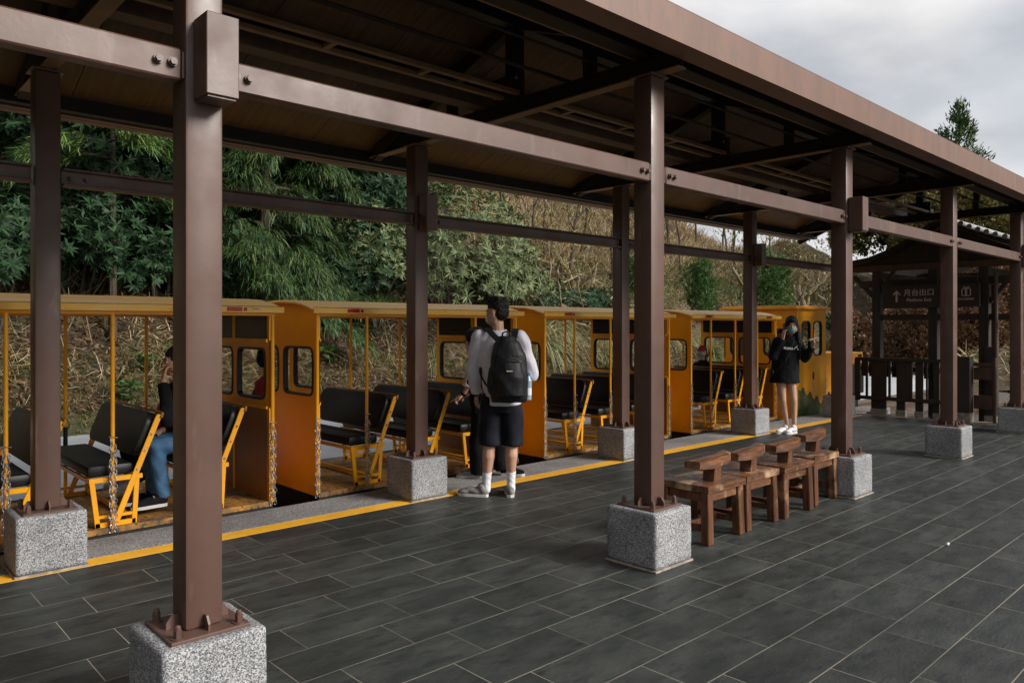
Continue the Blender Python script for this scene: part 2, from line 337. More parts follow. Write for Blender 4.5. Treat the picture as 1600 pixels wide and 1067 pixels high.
# ================================================================== PLATFORM SHELTER
sh = empty('platform_shelter', (0, 0, 0), 0, 'brown steel platform shelter with gabled roof on two rows of columns in granite footings', 'shelter')
def column_parts():
    pm = {}
    pm['shaft'] = MB().box(-CW / 2, CW / 2, -CW / 2, CW / 2, FH + .012, 3.04, .012).mesh('column', steel, True)
    pm['cap'] = MB().box(-.09, .09, -.09, .09, 3.04, 3.052, .002).mesh('cap_plate', steel)
    bm = bmesh.new(); bmesh.ops.create_cube(bm, size=1); bmesh.ops.subdivide_edges(bm, edges=bm.edges[:], cuts=15, use_grid_fill=True)
    h_ = FW / 2; hz_ = (FH - .012) / 2
    for v in bm.verts:
        v.co = Vector((v.co.x * FW, v.co.y * FW, v.co.z * 2 * hz_)); q = v.co.copy(); rd = .013 + .008 * noise.noise(q * 14)
        lim = Vector((h_ - rd, h_ - rd, hz_ - rd)); c = Vector((max(-lim.x, min(lim.x, q.x)), max(-lim.y, min(lim.y, q.y)), max(-lim.z, min(lim.z, q.z)))); d = q - c
        if sum(1 for k in d if abs(k) > 1e-6) > 1: q = c + d.normalized() * rd
        v.co = q + .0016 * noise.noise_vector(q * 40) + Vector((0, 0, .012 + hz_))
    f = MB(); f.addbm(bm); pm['foot'] = f.mesh('footing', granite); pm['foot'].shade_smooth()
    pm['mort'] = MB().box(-FW / 2 - .008, FW / 2 + .008, -FW / 2 - .008, FW / 2 + .008, 0, .013, .003).mesh('mortar_bed', mortar)
    pm['plate'] = MB().box(-.145, .145, -.145, .145, FH - .004, FH + .012, .003).mesh('base_plate', steel)
    g = MB(); g.prism([(0, 0), (.046, 0), (.046, .022), (.026, .050), (0, .050)], 'y', -.004, .004); pm['gus'] = g.mesh('gusset', steel)
    b = MB(); b.cyl((0, 0, 0), (0, 0, .004), .024, n=14); b.cyl((0, 0, .004), (0, 0, .019), .0145, n=6); b.cyl((0, 0, .0195), (0, 0, .031), .0145, n=6); b.cyl((0, 0, .031), (0, 0, .042), .012, .0115, n=12); b.cyl((0, 0, .042), (0, 0, .048), .0115, .006, n=12)
    pm['bolt'] = b.mesh('anchor_bolt', steel)
    return pm
CP = column_parts()
def column(n, y):
    x = X0C + FW / 2 + PITCH * n
    c = ob('column', CP['shaft'], None, sh, (x, y, 0))
    for k, nm in (('cap', 'cap_plate'), ('foot', 'footing'), ('mort', 'mortar_bed'), ('plate', 'base_plate')): ob(nm, CP[k], None, c)
    for a in range(4):
        g = ob('gusset', CP['gus'], None, c); g.rotation_euler = (0, 0, a * math.pi / 2); g.location = (CW / 2 * math.cos(a * math.pi / 2), CW / 2 * math.sin(a * math.pi / 2), FH + .012)
        ob('anchor_bolt', CP['bolt'], None, c, ((.112 if a in (0, 3) else -.112), (.112 if a < 2 else -.112), FH + .012), a)
    return c
YFC, YBC = YF + FW / 2, YB + FW / 2
cf = {}; cb = {}
for n in range(-3, 5): cf[n] = column(n, YFC)
for n in range(-3, 5): cb[n] = column(n, YBC + .0)
bx = MB().box(-.043, .076, -.20, -.075, 2.31, 2.605, .003); bx.box(-.035, .068, -.19, -.085, 2.303, 2.311)
bxm = bx.mesh('electrical_box', steel)
for c in (cf[-2], cf[0], cf[2], cf[4]): ob('electrical_box', bxm, None, c)
for c in (cb[-1], cb[1], cb[3]): ob('electrical_box', bxm, None, c)
# longitudinal beams
hexb = MB().cyl((0, 0, 0), (0, -.012, 0), .017, n=12).cyl((0, -.012, 0), (0, -.024, 0), .013, n=6).mesh('bolt', steel)
fb = MB(); L0, L1 = CW / 2 + .012, PITCH - CW / 2 - .012; fb.box(L0, L1, -.07, .0, 2.375, 2.492, .008)
fbm = fb.mesh('beam', steel, True)
pe = MB().box(-.004, .004, -.066, .0, 2.385, 2.482).mesh('end_plate', steel)
for n in range(-3, 4):
    x = X0C + FW / 2 + PITCH * n; b = ob('beam', fbm, None, sh, (x, YFC + .0, 0))
    for dx in (L0 + .035, L0 + .085, L1 - .035, L1 - .085): ob('bolt', hexb, None, b, (dx, -.07, 2.433))
    for dx in (L0 - .006, L1 + .006): ob('end_plate', pe, None, b, (dx, 0, 0))
ib = MB(); ib.box(L0, L1, -.068, .0, 2.350, 2.368, .003); ib.box(L0, L1, -.022, -.012, 2.368, 2.448); ib.box(L0, L1, -.068, .0, 2.448, 2.462, .003)
ibm = ib.mesh('back_beam', steel)
for n in range(-3, 4):
    x = X0C + FW / 2 + PITCH * n; b = ob('beam', ibm, None, sh, (x, YBC, 0))
    for dx in (L0 + .05, L0 + .14): ob('bolt', hexb, None, b, (dx, -.022, 2.405))
# roof frame
RX0, RX1 = -8.0, 13.05; YR, ZR, SL = 4.15, 3.86, .375  # left end lengthened out of view to cut sky light
def zr(y): return ZR - SL * abs(y - YR)
for n in range(-3, 5):
    x = X0C + FW / 2 + PITCH * n
    ob('flange', MB().box(x - .045, x + .045, 2.66, 6.10, 3.0535, 3.063, .002), flange_m, sh); m = MB(); m.box(x - .006, x + .006, 2.66, 6.12, 3.063, 3.16); m.box(x - .045, x + .045, 2.66, 6.12, 3.16, 3.17)
    ob('tie_beam', m, steel_dk, sh)
    for s, ye in ((-1, 2.70), (1, 6.05)):
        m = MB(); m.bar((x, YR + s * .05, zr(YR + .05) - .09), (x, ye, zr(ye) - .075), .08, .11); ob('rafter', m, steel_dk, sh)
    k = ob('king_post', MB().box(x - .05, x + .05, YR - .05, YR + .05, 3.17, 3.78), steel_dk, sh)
    m = MB(); m.box(x - .09, x - .05, YR - .16, YR + .16, 3.17, 3.34); ob('gusset_plate', m, steel_dk, k)
    for yy in (-.12, .12):
        for zz in (3.2, 3.30):
            ob('bolt', MB().cyl((x - .09, YR + yy, zz), (x - .102, YR + yy, zz), .012, n=6), galv, k)
    for yy in (3.4, 4.9): ob('strut', MB().box(x - .035, x + .035, yy - .035, yy + .035, 3.17, zr(yy) - .1), steel_dk, sh)
for y, z0, z1, wd in ((YR, 3.72, 3.82, .09), (2.92, 3.17, 3.27, .12), (YBC, 3.17, 3.27, .12), (3.4, zr(3.4) - .13, zr(3.4) - .03, .06), (4.9, zr(4.9) - .13, zr(4.9) - .03, .06)):
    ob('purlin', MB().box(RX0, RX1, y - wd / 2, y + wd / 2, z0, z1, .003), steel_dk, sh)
for y in (4.02, 4.19): ob('rail', MB().box(RX0, RX1 - .4, y - .022, y + .022, 3.172, 3.20), flange_m, sh)
for n in range(-3, 4):
    for f in (.25, .5, .75): ob('rail_spacer', MB().box(X0C + PITCH * (n + f), X0C + PITCH * (n + f) + .04, 4.042, 4.168, 3.174, 3.198), flange_m, sh)
ob('ceiling_beam', MB().box(RX0, RX1 - .4, 4.42, 4.56, 3.172, 3.26, .003), brwood, sh)
ob('ceiling_beam', MB().box(RX0, RX1 - .2, 2.86, 3.0, 3.1725, 3.178, .002), flange_m, sh)  # thin strip colouring the purlin underside as lit by floor bounce
ob('conduit', MB().tube([(RX0, 3.62, 3.20), (RX1 - .6, 3.62, 3.20)], .014, 6), steel_dk, sh)
ob('conduit', MB().tube([(RX0, 3.25, 3.20), (RX1 - .6, 3.25, 3.20)], .010, 6), steel_dk, sh)
# soffit panels on both slopes, three per bay
pw = PITCH / 3; n = int((RX1 - RX0) / pw) + 1
for s, ye in ((-1, 2.64), (1, 6.30)):
    m = MB(); z0, z1 = zr(YR), zr(ye)
    y0 = YR + s * .004
    P = [(0.003, y0, z0), (pw - .003, y0, z0), (pw - .003, ye, z1), (.003, ye, z1)]
    m.add(P + [(a, b, c + .018) for a, b, c in P], [(0, 1, 2, 3), (4, 7, 6, 5), (0, 4, 5, 1), (1, 5, 6, 2), (2, 6, 7, 3), (3, 7, 4, 0)])
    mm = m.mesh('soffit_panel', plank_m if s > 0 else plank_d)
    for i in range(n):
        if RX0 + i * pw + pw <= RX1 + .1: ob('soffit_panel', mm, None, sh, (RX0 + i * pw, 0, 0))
    m = MB(); ye2 = 2.515 if s < 0 else 6.44
    P = [(RX0 - .1, y0, z0 + .025), (RX1 + .1, y0, z0 + .025), (RX1 + .1, ye2, zr(ye2) + .025), (RX0 - .1, ye2, zr(ye2) + .025)]
    m.add(P + [(a, b, c + .03) for a, b, c in P], [(0, 1, 2, 3), (4, 7, 6, 5), (0, 4, 5, 1), (1, 5, 6, 2), (2, 6, 7, 3), (3, 7, 4, 0)])
    ob('roof_sheet', m, steel_dk, sh)
# front gutter in sheet lengths, and the back eave
gl = 3.6; x = RX0 - .1; i = 0
while x < RX1:
    x2 = min(x + gl, RX1 + .1)
    m = MB(); m.box(x + .001, x2 - .001, 2.500, 2.504, 3.108, 3.300); m.box(x, x2, 2.504, 2.655, 3.098, 3.102); m.box(x, x2, 2.651, 2.655, 3.102, 3.22); m.box(x + .001, x2 - .001, 2.499, 2.512, 3.3005, 3.304)
    m.box(x, x2, 2.498, 2.506, 3.098, 3.108)
    ob('gutter', m, gutter_m, sh); x = x2
m = MB(); m.box(RX0 - .1, RX1 + .1, 6.34, 6.44, 3.018, 3.022); m.box(RX0 - .1, RX1 + .1, 6.436, 6.44, 3.022, 3.10); m.box(RX0 - .1, RX1 + .1, 6.27, 6.33, 3.02, 3.032)
ob('back_eave', m, flange_m, sh)
m = MB(); m.box(RX0 - .1, RX1 + .1, 6.12, 6.20, 3.02, 3.14); ob('eave_purlin', m, steel_dk, sh)
for s in (-1, 1):
    ye = 2.5 if s < 0 else 6.44
    ob('verge_board', MB().bar((RX1 + .02, YR, ZR + .0), (RX1 + .02, ye, zr(ye) + .0), .03, .12), steel_dk, sh)

# ================================================================== TRAIN
def ring(cy0, cy1, cz0, cz1, hy0, hy1, hz0, hz1, rad, n=32):
    """rectangular cell with a rounded hole: matching outlines (cell, hole) as 2-D points"""
    cy, cz = (hy0 + hy1) / 2, (hz0 + hz1) / 2; ang = sorted([2 * math.pi * i / n for i in range(n)] + [math.atan2(z - cz, y - cy) % (2 * math.pi) for y in (cy0, cy1) for z in (cz0, cz1)])
    out, hole = [], []
    for a in ang:
        c, s = math.cos(a), math.sin(a)
        def hit(y0, y1, z0, z1):
            t = 1e9
            if c > 1e-9: t = min(t, (y1 - cy) / c)
            if c < -1e-9: t = min(t, (y0 - cy) / c)
            if s > 1e-9: t = min(t, (z1 - cz) / s)
            if s < -1e-9: t = min(t, (z0 - cz) / s)
            return cy + c * t, cz + s * t
        out.append(hit(cy0, cy1, cz0, cz1))
        y, z = hit(hy0, hy1, hz0, hz1)
        yy = max(hy0 + rad, min(hy1 - rad, y)); zz = max(hz0 + rad, min(hz1 - rad, z))
        if (y < hy0 + rad or y > hy1 - rad) and (z < hz0 + rad or z > hz1 - rad):
            d = math.hypot(y - yy, z - zz) or 1; y = yy + (y - yy) / d * rad; z = zz + (z - zz) / d * rad
        hole.append((y, z))
    return out, hole
def wall_with_holes(cells, solids, t, tf):
    """cells: (cell rect, hole rect, radius); solids: polygons. tf maps (u, v, depth) to 3-D"""
    m = MB()
    for (c, h, r) in cells:
        o, q = ring(*c, *h, r); n = len(o)
        for dep in (0, t):
            m.add([tf(*p, dep) for p in o] + [tf(*p, dep) for p in q], [(i, (i + 1) % n, n + (i + 1) % n, n + i) for i in range(n)])
        m.add([tf(*p, 0) for p in q] + [tf(*p, t) for p in q], [(i, (i + 1) % n, n + (i + 1) % n, n + i) for i in range(n)])
    for poly in solids:
        n = len(poly); m.add([tf(*p, 0) for p in poly] + [tf(*p, t) for p in poly], [tuple(range(n)), tuple(range(n, 2 * n))] + [(i, (i + 1) % n, n + (i + 1) % n, n + i) for i in range(n)])
    return m
def gasket(h, r, t, tf, w=.02, pr=.008):
    _, q = ring(h[0] - .1, h[1] + .1, h[2] - .1, h[3] + .1, *h, r); n = len(q)
    cy, cz = (h[0] + h[1]) / 2, (h[2] + h[3]) / 2
    _, q2 = ring(h[0] - .1, h[1] + .1, h[2] - .1, h[3] + .1, h[0] + w, h[1] - w, h[2] + w, h[3] - w, r * .7)
    if len(q2) != n: q2 = [(cy + (a - cy) * .92, cz + (b - cz) * .92) for a, b in q]
    m = MB()
    vs = [tf(*p, -pr) for p in q] + [tf(*p, -pr) for p in q2] + [tf(*p, t + pr) for p in q] + [tf(*p, t + pr) for p in q2]
    fs = []
    for i in range(n):
        j = (i + 1) % n; fs += [(i, j, n + j, n + i), (2 * n + i, 3 * n + i, 3 * n + j, 2 * n + j), (i, 2 * n + i, 2 * n + j, j), (n + i, n + j, 3 * n + j, 3 * n + i)]
    m.add(vs, fs); return m, q2
CARL, CARW = 2.37, 1.38
ARCH = [(-.05, 1.635), (.02, 1.655), (.14, 1.685), (.28, 1.705), (.5, 1.718), (.69, 1.722), (.88, 1.718), (1.1, 1.705), (1.24, 1.685), (1.36, 1.655), (1.43, 1.635)]
def chain_mesh():
    def link_at(M):
        pts = []
        for i in range(10):
            a = 2 * math.pi * i / 10; pts.append((.009 * math.cos(a), 0, .017 * math.sin(a)))
        m = MB(); m.tube(pts + [pts[0]], .0032, 4, False); return [M @ Vector(v) for v in m.v], m.f
    m = MB()
    for st, (ox, n, z0) in enumerate(((-.014, 26, .66), (.012, 24, .61))):
        for i in range(n):
            M = Matrix.Translation((ox + .006 * math.sin(i * 1.7 + st), -.03 + .003 * math.cos(i * 2.1), z0 - i * .026)) @ Matrix.Rotation(R(45 + 90 * (i % 2)) + .3 * math.sin(i * 3.1), 4, 'Z')
            v, f = link_at(M); m.add(v, f)
    m.cyl((-.03, -.03, .685), (.03, -.03, .675), .0035, n=5); m.cyl((-.014, -.03, .685), (-.014, -.03, .65), .0035, n=5)
    return m.mesh('chain', galv)
CHAIN = chain_mesh()
def bench_parts():
    P = {}
    def frame(y, sgn):
        m = MB(); w, t = .034, .022
        m.bar((.012, y, .03), (-.028, y, .37), t, w, .001); m.bar((.255, y, .03), (.275, y, .37), t, w, .001)
        m.bar((-.005, y, .047), (.265, y, .047), t, w, .001); m.bar((.0, y, .105), (.268, y, .105), t * .8, .022, .001)
        m.bar((-.046, y, .372), (.312, y, .372), t * 1.2, .034, .001); return m
    f = frame(.05, -1); g = frame(1.33, 1); f.add(g.v, g.f)
    f.bar((-.04, .05, .37), (-.04, 1.33, .37), .02, .03); f.bar((.27, .05, .37), (.27, 1.33, .37), .02, .03); f.bar((.26, .05, .06), (.26, 1.33, .06), .03, .03)
    P['frame'] = f.mesh('bench', yel)
    a = MB()
    a.bar((.13, 0, .06), (.42, 0, .79), .012, .042, .003); M = Matrix.Translation((.425, 0, .80)); a.cyl((.424, -.006, .797), (.424, .006, .797), .021, n=14)
    P['arm'] = a.mesh('backrest_arm', yel); P['bolt'] = MB().cyl((0, -.008, 0), (0, -.015, 0), .008, n=8).mesh('bolt', galv)
    c = MB().box(-.05, .26, .07, 1.31, .388, .475, .028)
    P['seat'] = c.mesh('seat_cushion', vinyl, True)
    # backrest: rounded slab leaning along the arm
    bm = bmesh.new(); bmesh.ops.create_cube(bm, size=1)
    for v in bm.verts: v.co = Vector((v.co.x * .075, v.co.y * 1.24, v.co.z * .34))
    ed = [e for e in bm.edges if abs(e.verts[0].co.x - e.verts[1].co.x) > .05]; bmesh.ops.bevel(bm, geom=ed, offset=.10, segments=5, profile=.5, affect='EDGES')
    ed = [e for e in bm.edges if abs(e.verts[0].co.x - e.verts[1].co.x) < .01 and len(e.link_faces) == 2 and e.calc_face_angle(0) > 1]; bmesh.ops.bevel(bm, geom=ed, offset=.018, segments=2, profile=.6, affect='EDGES')
    M = Matrix.Translation((.345, .69, .665)) @ Matrix.Rotation(math.atan2(.29, .73), 4, 'Y')
    k = MB(); k.addbm(bm, M); P['back'] = k.mesh('backrest', vinyl, True)
    h = MB(); h.tube([(.44, .02, .79), (.452, .03, .822), (.452, .10, .826), (.452, 1.28, .826), (.452, 1.35, .822), (.44, 1.36, .79)], .010, 6); P['handle'] = h.mesh('handrail', inner_dk)
    return P
BP = bench_parts()
def end_wall(name, x, outward, parent):
    """x of the wall face; outward = -1/+1 direction of its outer face"""
    t = .028; tf = (lambda u, v, d: (x + (d if outward < 0 else -d), u, v))
    c1 = ((.012, .69, .80, 1.36), (.075, .645, .86, 1.30), .075); c2 = ((.69, CARW - .012, .80, 1.36), (.735, 1.305, .86, 1.30), .075)
    top = [(.012, 1.36)] + [(CARW - .012, 1.36)] + [(min(max(u, .012), CARW - .012), v - .012) for u, v in ARCH[::-1]]
    low = [(.012, .0), (CARW - .012, .0), (CARW - .012, .80), (.012, .80)]
    o = ob('end_wall', wall_with_holes([c1, c2], [low, top], t, tf), yel_wall, parent)
    for c in (c1, c2):
        g, q = gasket(c[1], .075, t, tf); ob('window', g, rubber, o)
        n = len(q); ob('pane', MB().add([tf(*p, t / 2) for p in q], [tuple(range(n))]), glass, o)
    s = 1 if outward < 0 else -1; xi = x + s * (t + .002)
    for u0, u1 in ((.06, .665), (.715, 1.32)): ob('dark_panel', MB().box(xi, xi + s * .006, u0, u1, 1.375, 1.585), black_pnl, o)
    m = MB(); m.box(xi, xi + s * .016, .67, .71, 1.36, 1.6); m.box(xi, xi + s * .018, .03, 1.35, 1.345, 1.372); m.box(xi, xi + s * .016, .68, .70, .04, .80); m.box(xi, xi + s * .016, .03, 1.35, .79, .815)
    ob('batten', m, yel, o)
    ob('inner_panel', MB().box(xi, xi + s * .006, .03, 1.35, .04, .788), inner_dk, o)
    return o
def build_car():
    r = empty('train_car')
    ob('floor', MB().box(.01, CARL - .01, .0, CARW, -.012, .03, .003), yel_floor, r)
    sk = MB(); sk.box(.0, CARL, -.012, .012, -.17, -.014, .004); sk.box(.0, CARL, CARW - .012, CARW + .012, -.17, -.014, .004); sk.box(.03, CARL - .03, .2, CARW - .2, -.2, -.02)
    ob('underframe', sk, black_m, r)
    for xx in (.5, 1.87):
        w_ = ob('axle', MB().cyl((xx, .3, -.14), (xx, 1.08, -.14), .02, n=8), black_m, r)
        for yy in (.31, 1.03): ob('wheel', MB().cyl((xx, yy - .02, -.125), (xx, yy + .02, -.125), .11, n=18), rail_m, w_)
    end_wall('end_wall', .0, -1, r); end_wall('end_wall', CARL, 1, r)
    for s in (0, 1):
        y = .012 if s == 0 else CARW - .012
        for px in (.0, .5, 1.15, 1.8, 2.37):
            rr = .016 if px in (.0, 2.37) else .0145
            p = ob('post', MB().cyl((0, 0, .02), (0, 0, 1.57), rr, n=12), yel, r, (px, y, 0)); 
            if s == 0: ob('chain', CHAIN, None, p, (0, .012, .0))
            else:
                ob('sleeve', MB().cyl((0, 0, .36), (0, 0, .62), .018, n=10), black_m, p) if px == 1.15 else None
        ob('top_rail', MB().box(-.02, CARL + .02, y - .014, y + .014, 1.565, 1.592, .004), yel, r)
    # roof shell
    x0, x1 = -.07, CARL + .07; m = MB(); n = len(ARCH)
    lens = [(x0, -.012), (x0 + .05, 0), (x1 - .05, 0), (x1, -.012)]
    vs = [(xx, u, v + dz) for xx, dz in lens for u, v in ARCH] + [(xx, u, v + dz - .014) for xx, dz in lens for u, v in ARCH]
    fs = []; k = len(lens) * n
    for a in range(len(lens) - 1):
        for i in range(n - 1): fs += [(a * n + i, a * n + i + 1, (a + 1) * n + i + 1, (a + 1) * n + i), (k + a * n + i, k + (a + 1) * n + i, k + (a + 1) * n + i + 1, k + a * n + i + 1)]
    for a in (0, len(lens) - 1):
        for i in range(n - 1): fs.append((a * n + i, k + a * n + i, k + a * n + i + 1, a * n + i + 1))
    m.add(vs, fs); rf = ob('roof', m, yel_roof, r, smooth=True)
    ob('fascia', MB().box(x0, x1, -.058, -.046, 1.59, 1.64, .002), yel_roof, rf); ob('fascia', MB().box(x0, x1, CARW + .046, CARW + .058, 1.59, 1.64, .002), yel_roof, rf); ob('dirt_seam', MB().box(x0 + .01, x1 - .01, -.0585, -.0455, 1.6405, 1.6435), bark, rf); ob('eave', MB().box(x0, x1, -.0455, .0, 1.596, 1.602), yel_roof, rf)
    m = MB(); 
    for xx in (.3, .9, 1.5, 2.1): m.box(xx, xx + .03, .0, CARW, 1.60, 1.63)
    ob('roof_rib', m, yel, rf)
    for xx in (.26, 1.96):
        q = ob('reflector', MB().box(xx, xx + .12, -.066, -.0585, 1.60, 1.633, .002), red_m, rf)
        ob('reflector', MB().box(xx + .135, xx + .16, -.066, -.0585, 1.603, 1.63, .002), red_m, rf)
    for xo in (.40, 1.05, 1.70):
        b = ob('bench', BP['frame'], None, r, (xo, 0, 0))
        for y in (.036, 1.344): ob('backrest_arm', BP['arm'], None, b, (0, y, 0))
        [ob('bolt', BP['bolt'], None, b, (.13 + .29 * k, .036, .06 + .73 * k)) for k in (.5, .68, .84)]; ob('seat_cushion', BP['seat'], None, b); ob('backrest', BP['back'], None, b); ob('handrail', BP['handle'], None, b)
    m = MB(); m.box(CARL + .0, CARL + .25, .62, .76, -.12, -.05, .01); m.cyl((CARL + .22, .69, -.14), (CARL + .22, .69, -.02), .04, n=10); m.tube([(CARL + .03, .5, -.02), (CARL + .15, .48, -.08), (CARL + .3, .5, -.03)], .012, 6)
    ob('coupler', m, black_m, r)
    return r
GC = 'open yellow train cars in a row at the platform'
car = build_car(); car.location = (.47, 5.95, 0)
tag(car, 'open yellow train car at the left with a seated passenger in blue jeans', 'train car', GC)
for xx, lb in ((3.25, 'open yellow train car directly in front of the man with the backpack'), (6.07, 'open yellow train car right of the man with the backpack, third in the row'), (8.96, 'open yellow train car behind the woman in black, coupled next to the locomotive'), (-2.36, 'open yellow train car mostly past the left edge of the photo')):
    c = copy_tree(car, None, (xx, 5.95, 0)); c['label'] = lb
# ------------------------------------------------ locomotive
lo = empty('locomotive', (12.03, 5.95, 0), 0, 'boxy yellow locomotive cab with a green painted mural, ahead of the last open car', 'locomotive')
W2 = 1.36; t = .03
tfn = lambda u, v, d: (u, d, v); tff = lambda u, v, d: (u, W2 - d, v); tfr = lambda u, v, d: (d, u, v); tfw = lambda u, v, d: (1.08 - d, u, v)
wc = [((0.0, .54, .92, 1.63), (.17, .49, .97, 1.57), .08), ((.54, 1.08, .92, 1.63), (.60, .92, .97, 1.57), .08)]
for nm, tf in (('side_wall', tfn), ('side_wall', tff)):
    o = ob('side_wall', wall_with_holes(wc, [[(0, -.1), (1.08, -.1), (1.08, .92), (0, .92)], [(0, 1.63), (1.08, 1.63), (1.08, 1.76), (0, 1.76)]], t, tf), yel_wall, lo)
    for c in wc:
        g, q = gasket(c[1], .08, t, tf); ob('window', g, rubber, o); ob('pane', MB().add([tf(*p, t / 2) for p in q], [tuple(range(len(q)))]), glass, o)
    if tf is tfn:
        # door seam and painted mural on the side wall
        ob('door_frame', MB().box(-.012, .02, -.012, .0, -.1, 1.74, .003), yel, o)
        g1 = mat('mural_dark_green', (.11, .12, .045), .5, col2=(.04, .06, .025), scale=5, lo=.42, hi=.58, col3=(.20, .15, .04), scale3=9); g2 = mat('mural_green', (.07, .13, .03), .5, col2=(.04, .08, .02), scale=9)
        hp = [(.04, -.09), (1.04, -.09)] + [(1.04 - i * .025, .13 + .05 * math.sin(i * .62 + .4) + .012 * math.sin(i * 1.9) + .0085 * i) for i in range(41)]
        ob('mural_hills', MB().prism(hp, 'y', -.0025, -.001), g1, o)
        hp2 = [(.04, -.088), (1.03, -.088), (1.03, .02), (.8, .10), (.6, .06), (.45, .14), (.25, .08), (.04, .12)]
        ob('mural_grass', MB().prism(hp2, 'y', -.004, -.0027), g2, o)
        ob('mural_spot', MB().prism([(.60 + .035 * math.cos(a * .52), .63 + .075 * math.sin(a * .52)) for a in range(12)], 'y', -.004, -.001), rubber, o)
        ob('mural_spot', MB().prism([(.57, .545), (.63, .545), (.61, .49), (.60, .38), (.585, .38), (.585, .49)], 'y', -.004, -.001), cream, o)
rc = [((0.03, .68, .92, 1.5), (.12, .6, .97, 1.44), .08), ((.68, W2 - .03, .92, 1.5), (.76, 1.24, .97, 1.44), .08)]
for tf in (tfr, tfw):
    o = ob('end_wall', wall_with_holes(rc, [[(.03, -.1), (W2 - .03, -.1), (W2 - .03, .92), (.03, .92)], [(.03, 1.5), (W2 - .03, 1.5), (W2 - .03, 1.76), (.03, 1.76)]], t, tf), yel_wall, lo)
    for c in rc:
        g, q = gasket(c[1], .08, t, tf); ob('window', g, rubber, o); ob('pane', MB().add([tf(*p, t / 2) for p in q], [tuple(range(len(q)))]), glass, o)
ob('roof', MB().box(-.09, 1.18, -.05, W2 + .05, 1.762, 1.80, .006).box(-.05, 1.14, -.01, W2 + .01, 1.80, 1.825, .006), yel, lo)
ob('underframe', MB().box(0, 2.22, .02, W2 - .02, -.24, -.102), black_m, lo)
h = MB(); h.prism([(1.09, -.1), (2.22, -.1), (2.22, .55), (2.1, .68), (1.09, .68)], 'y', .06, W2 - .06); ob('hood', h, yel_wall, lo)
h = MB(); h.prism([(1.09, .682), (2.0, .682), (1.5, .93), (1.09, .95)], 'y', .1, W2 - .1); ob('hood_top', h, yel, lo)
txt = MB()
for k in range(3):
    z = .50 - k * .11; txt.box(1.2, 1.27, .055, .0595, z, z + .012); txt.box(1.2, 1.27, .055, .0595, z + .035, z + .047); txt.box(1.205, 1.217, .055, .0595, z - .02, z + .07); txt.box(1.25, 1.262, .055, .0595, z - .02, z + .06)
ob('lettering', txt, cream, lo)
hd = empty('rail_vehicle', (15.0, 6.5, 0), 0, 'small yellow-topped rail vehicle beyond the locomotive, just right of the third front column', 'rail vehicle')
ob('body', MB().box(0, 1.1, 0, .9, .1, .70, .02), black_m, hd); ob('cab', MB().box(.3, 1.1, .02, .8, .705, .94, .02), yel, hd); ob('window', MB().box(.85, 1.02, .014, .0195, .80, .90), black_pnl, hd); ob('underframe', MB().box(.05, 1.05, .1, .8, -.2, .09), black_m, hd)

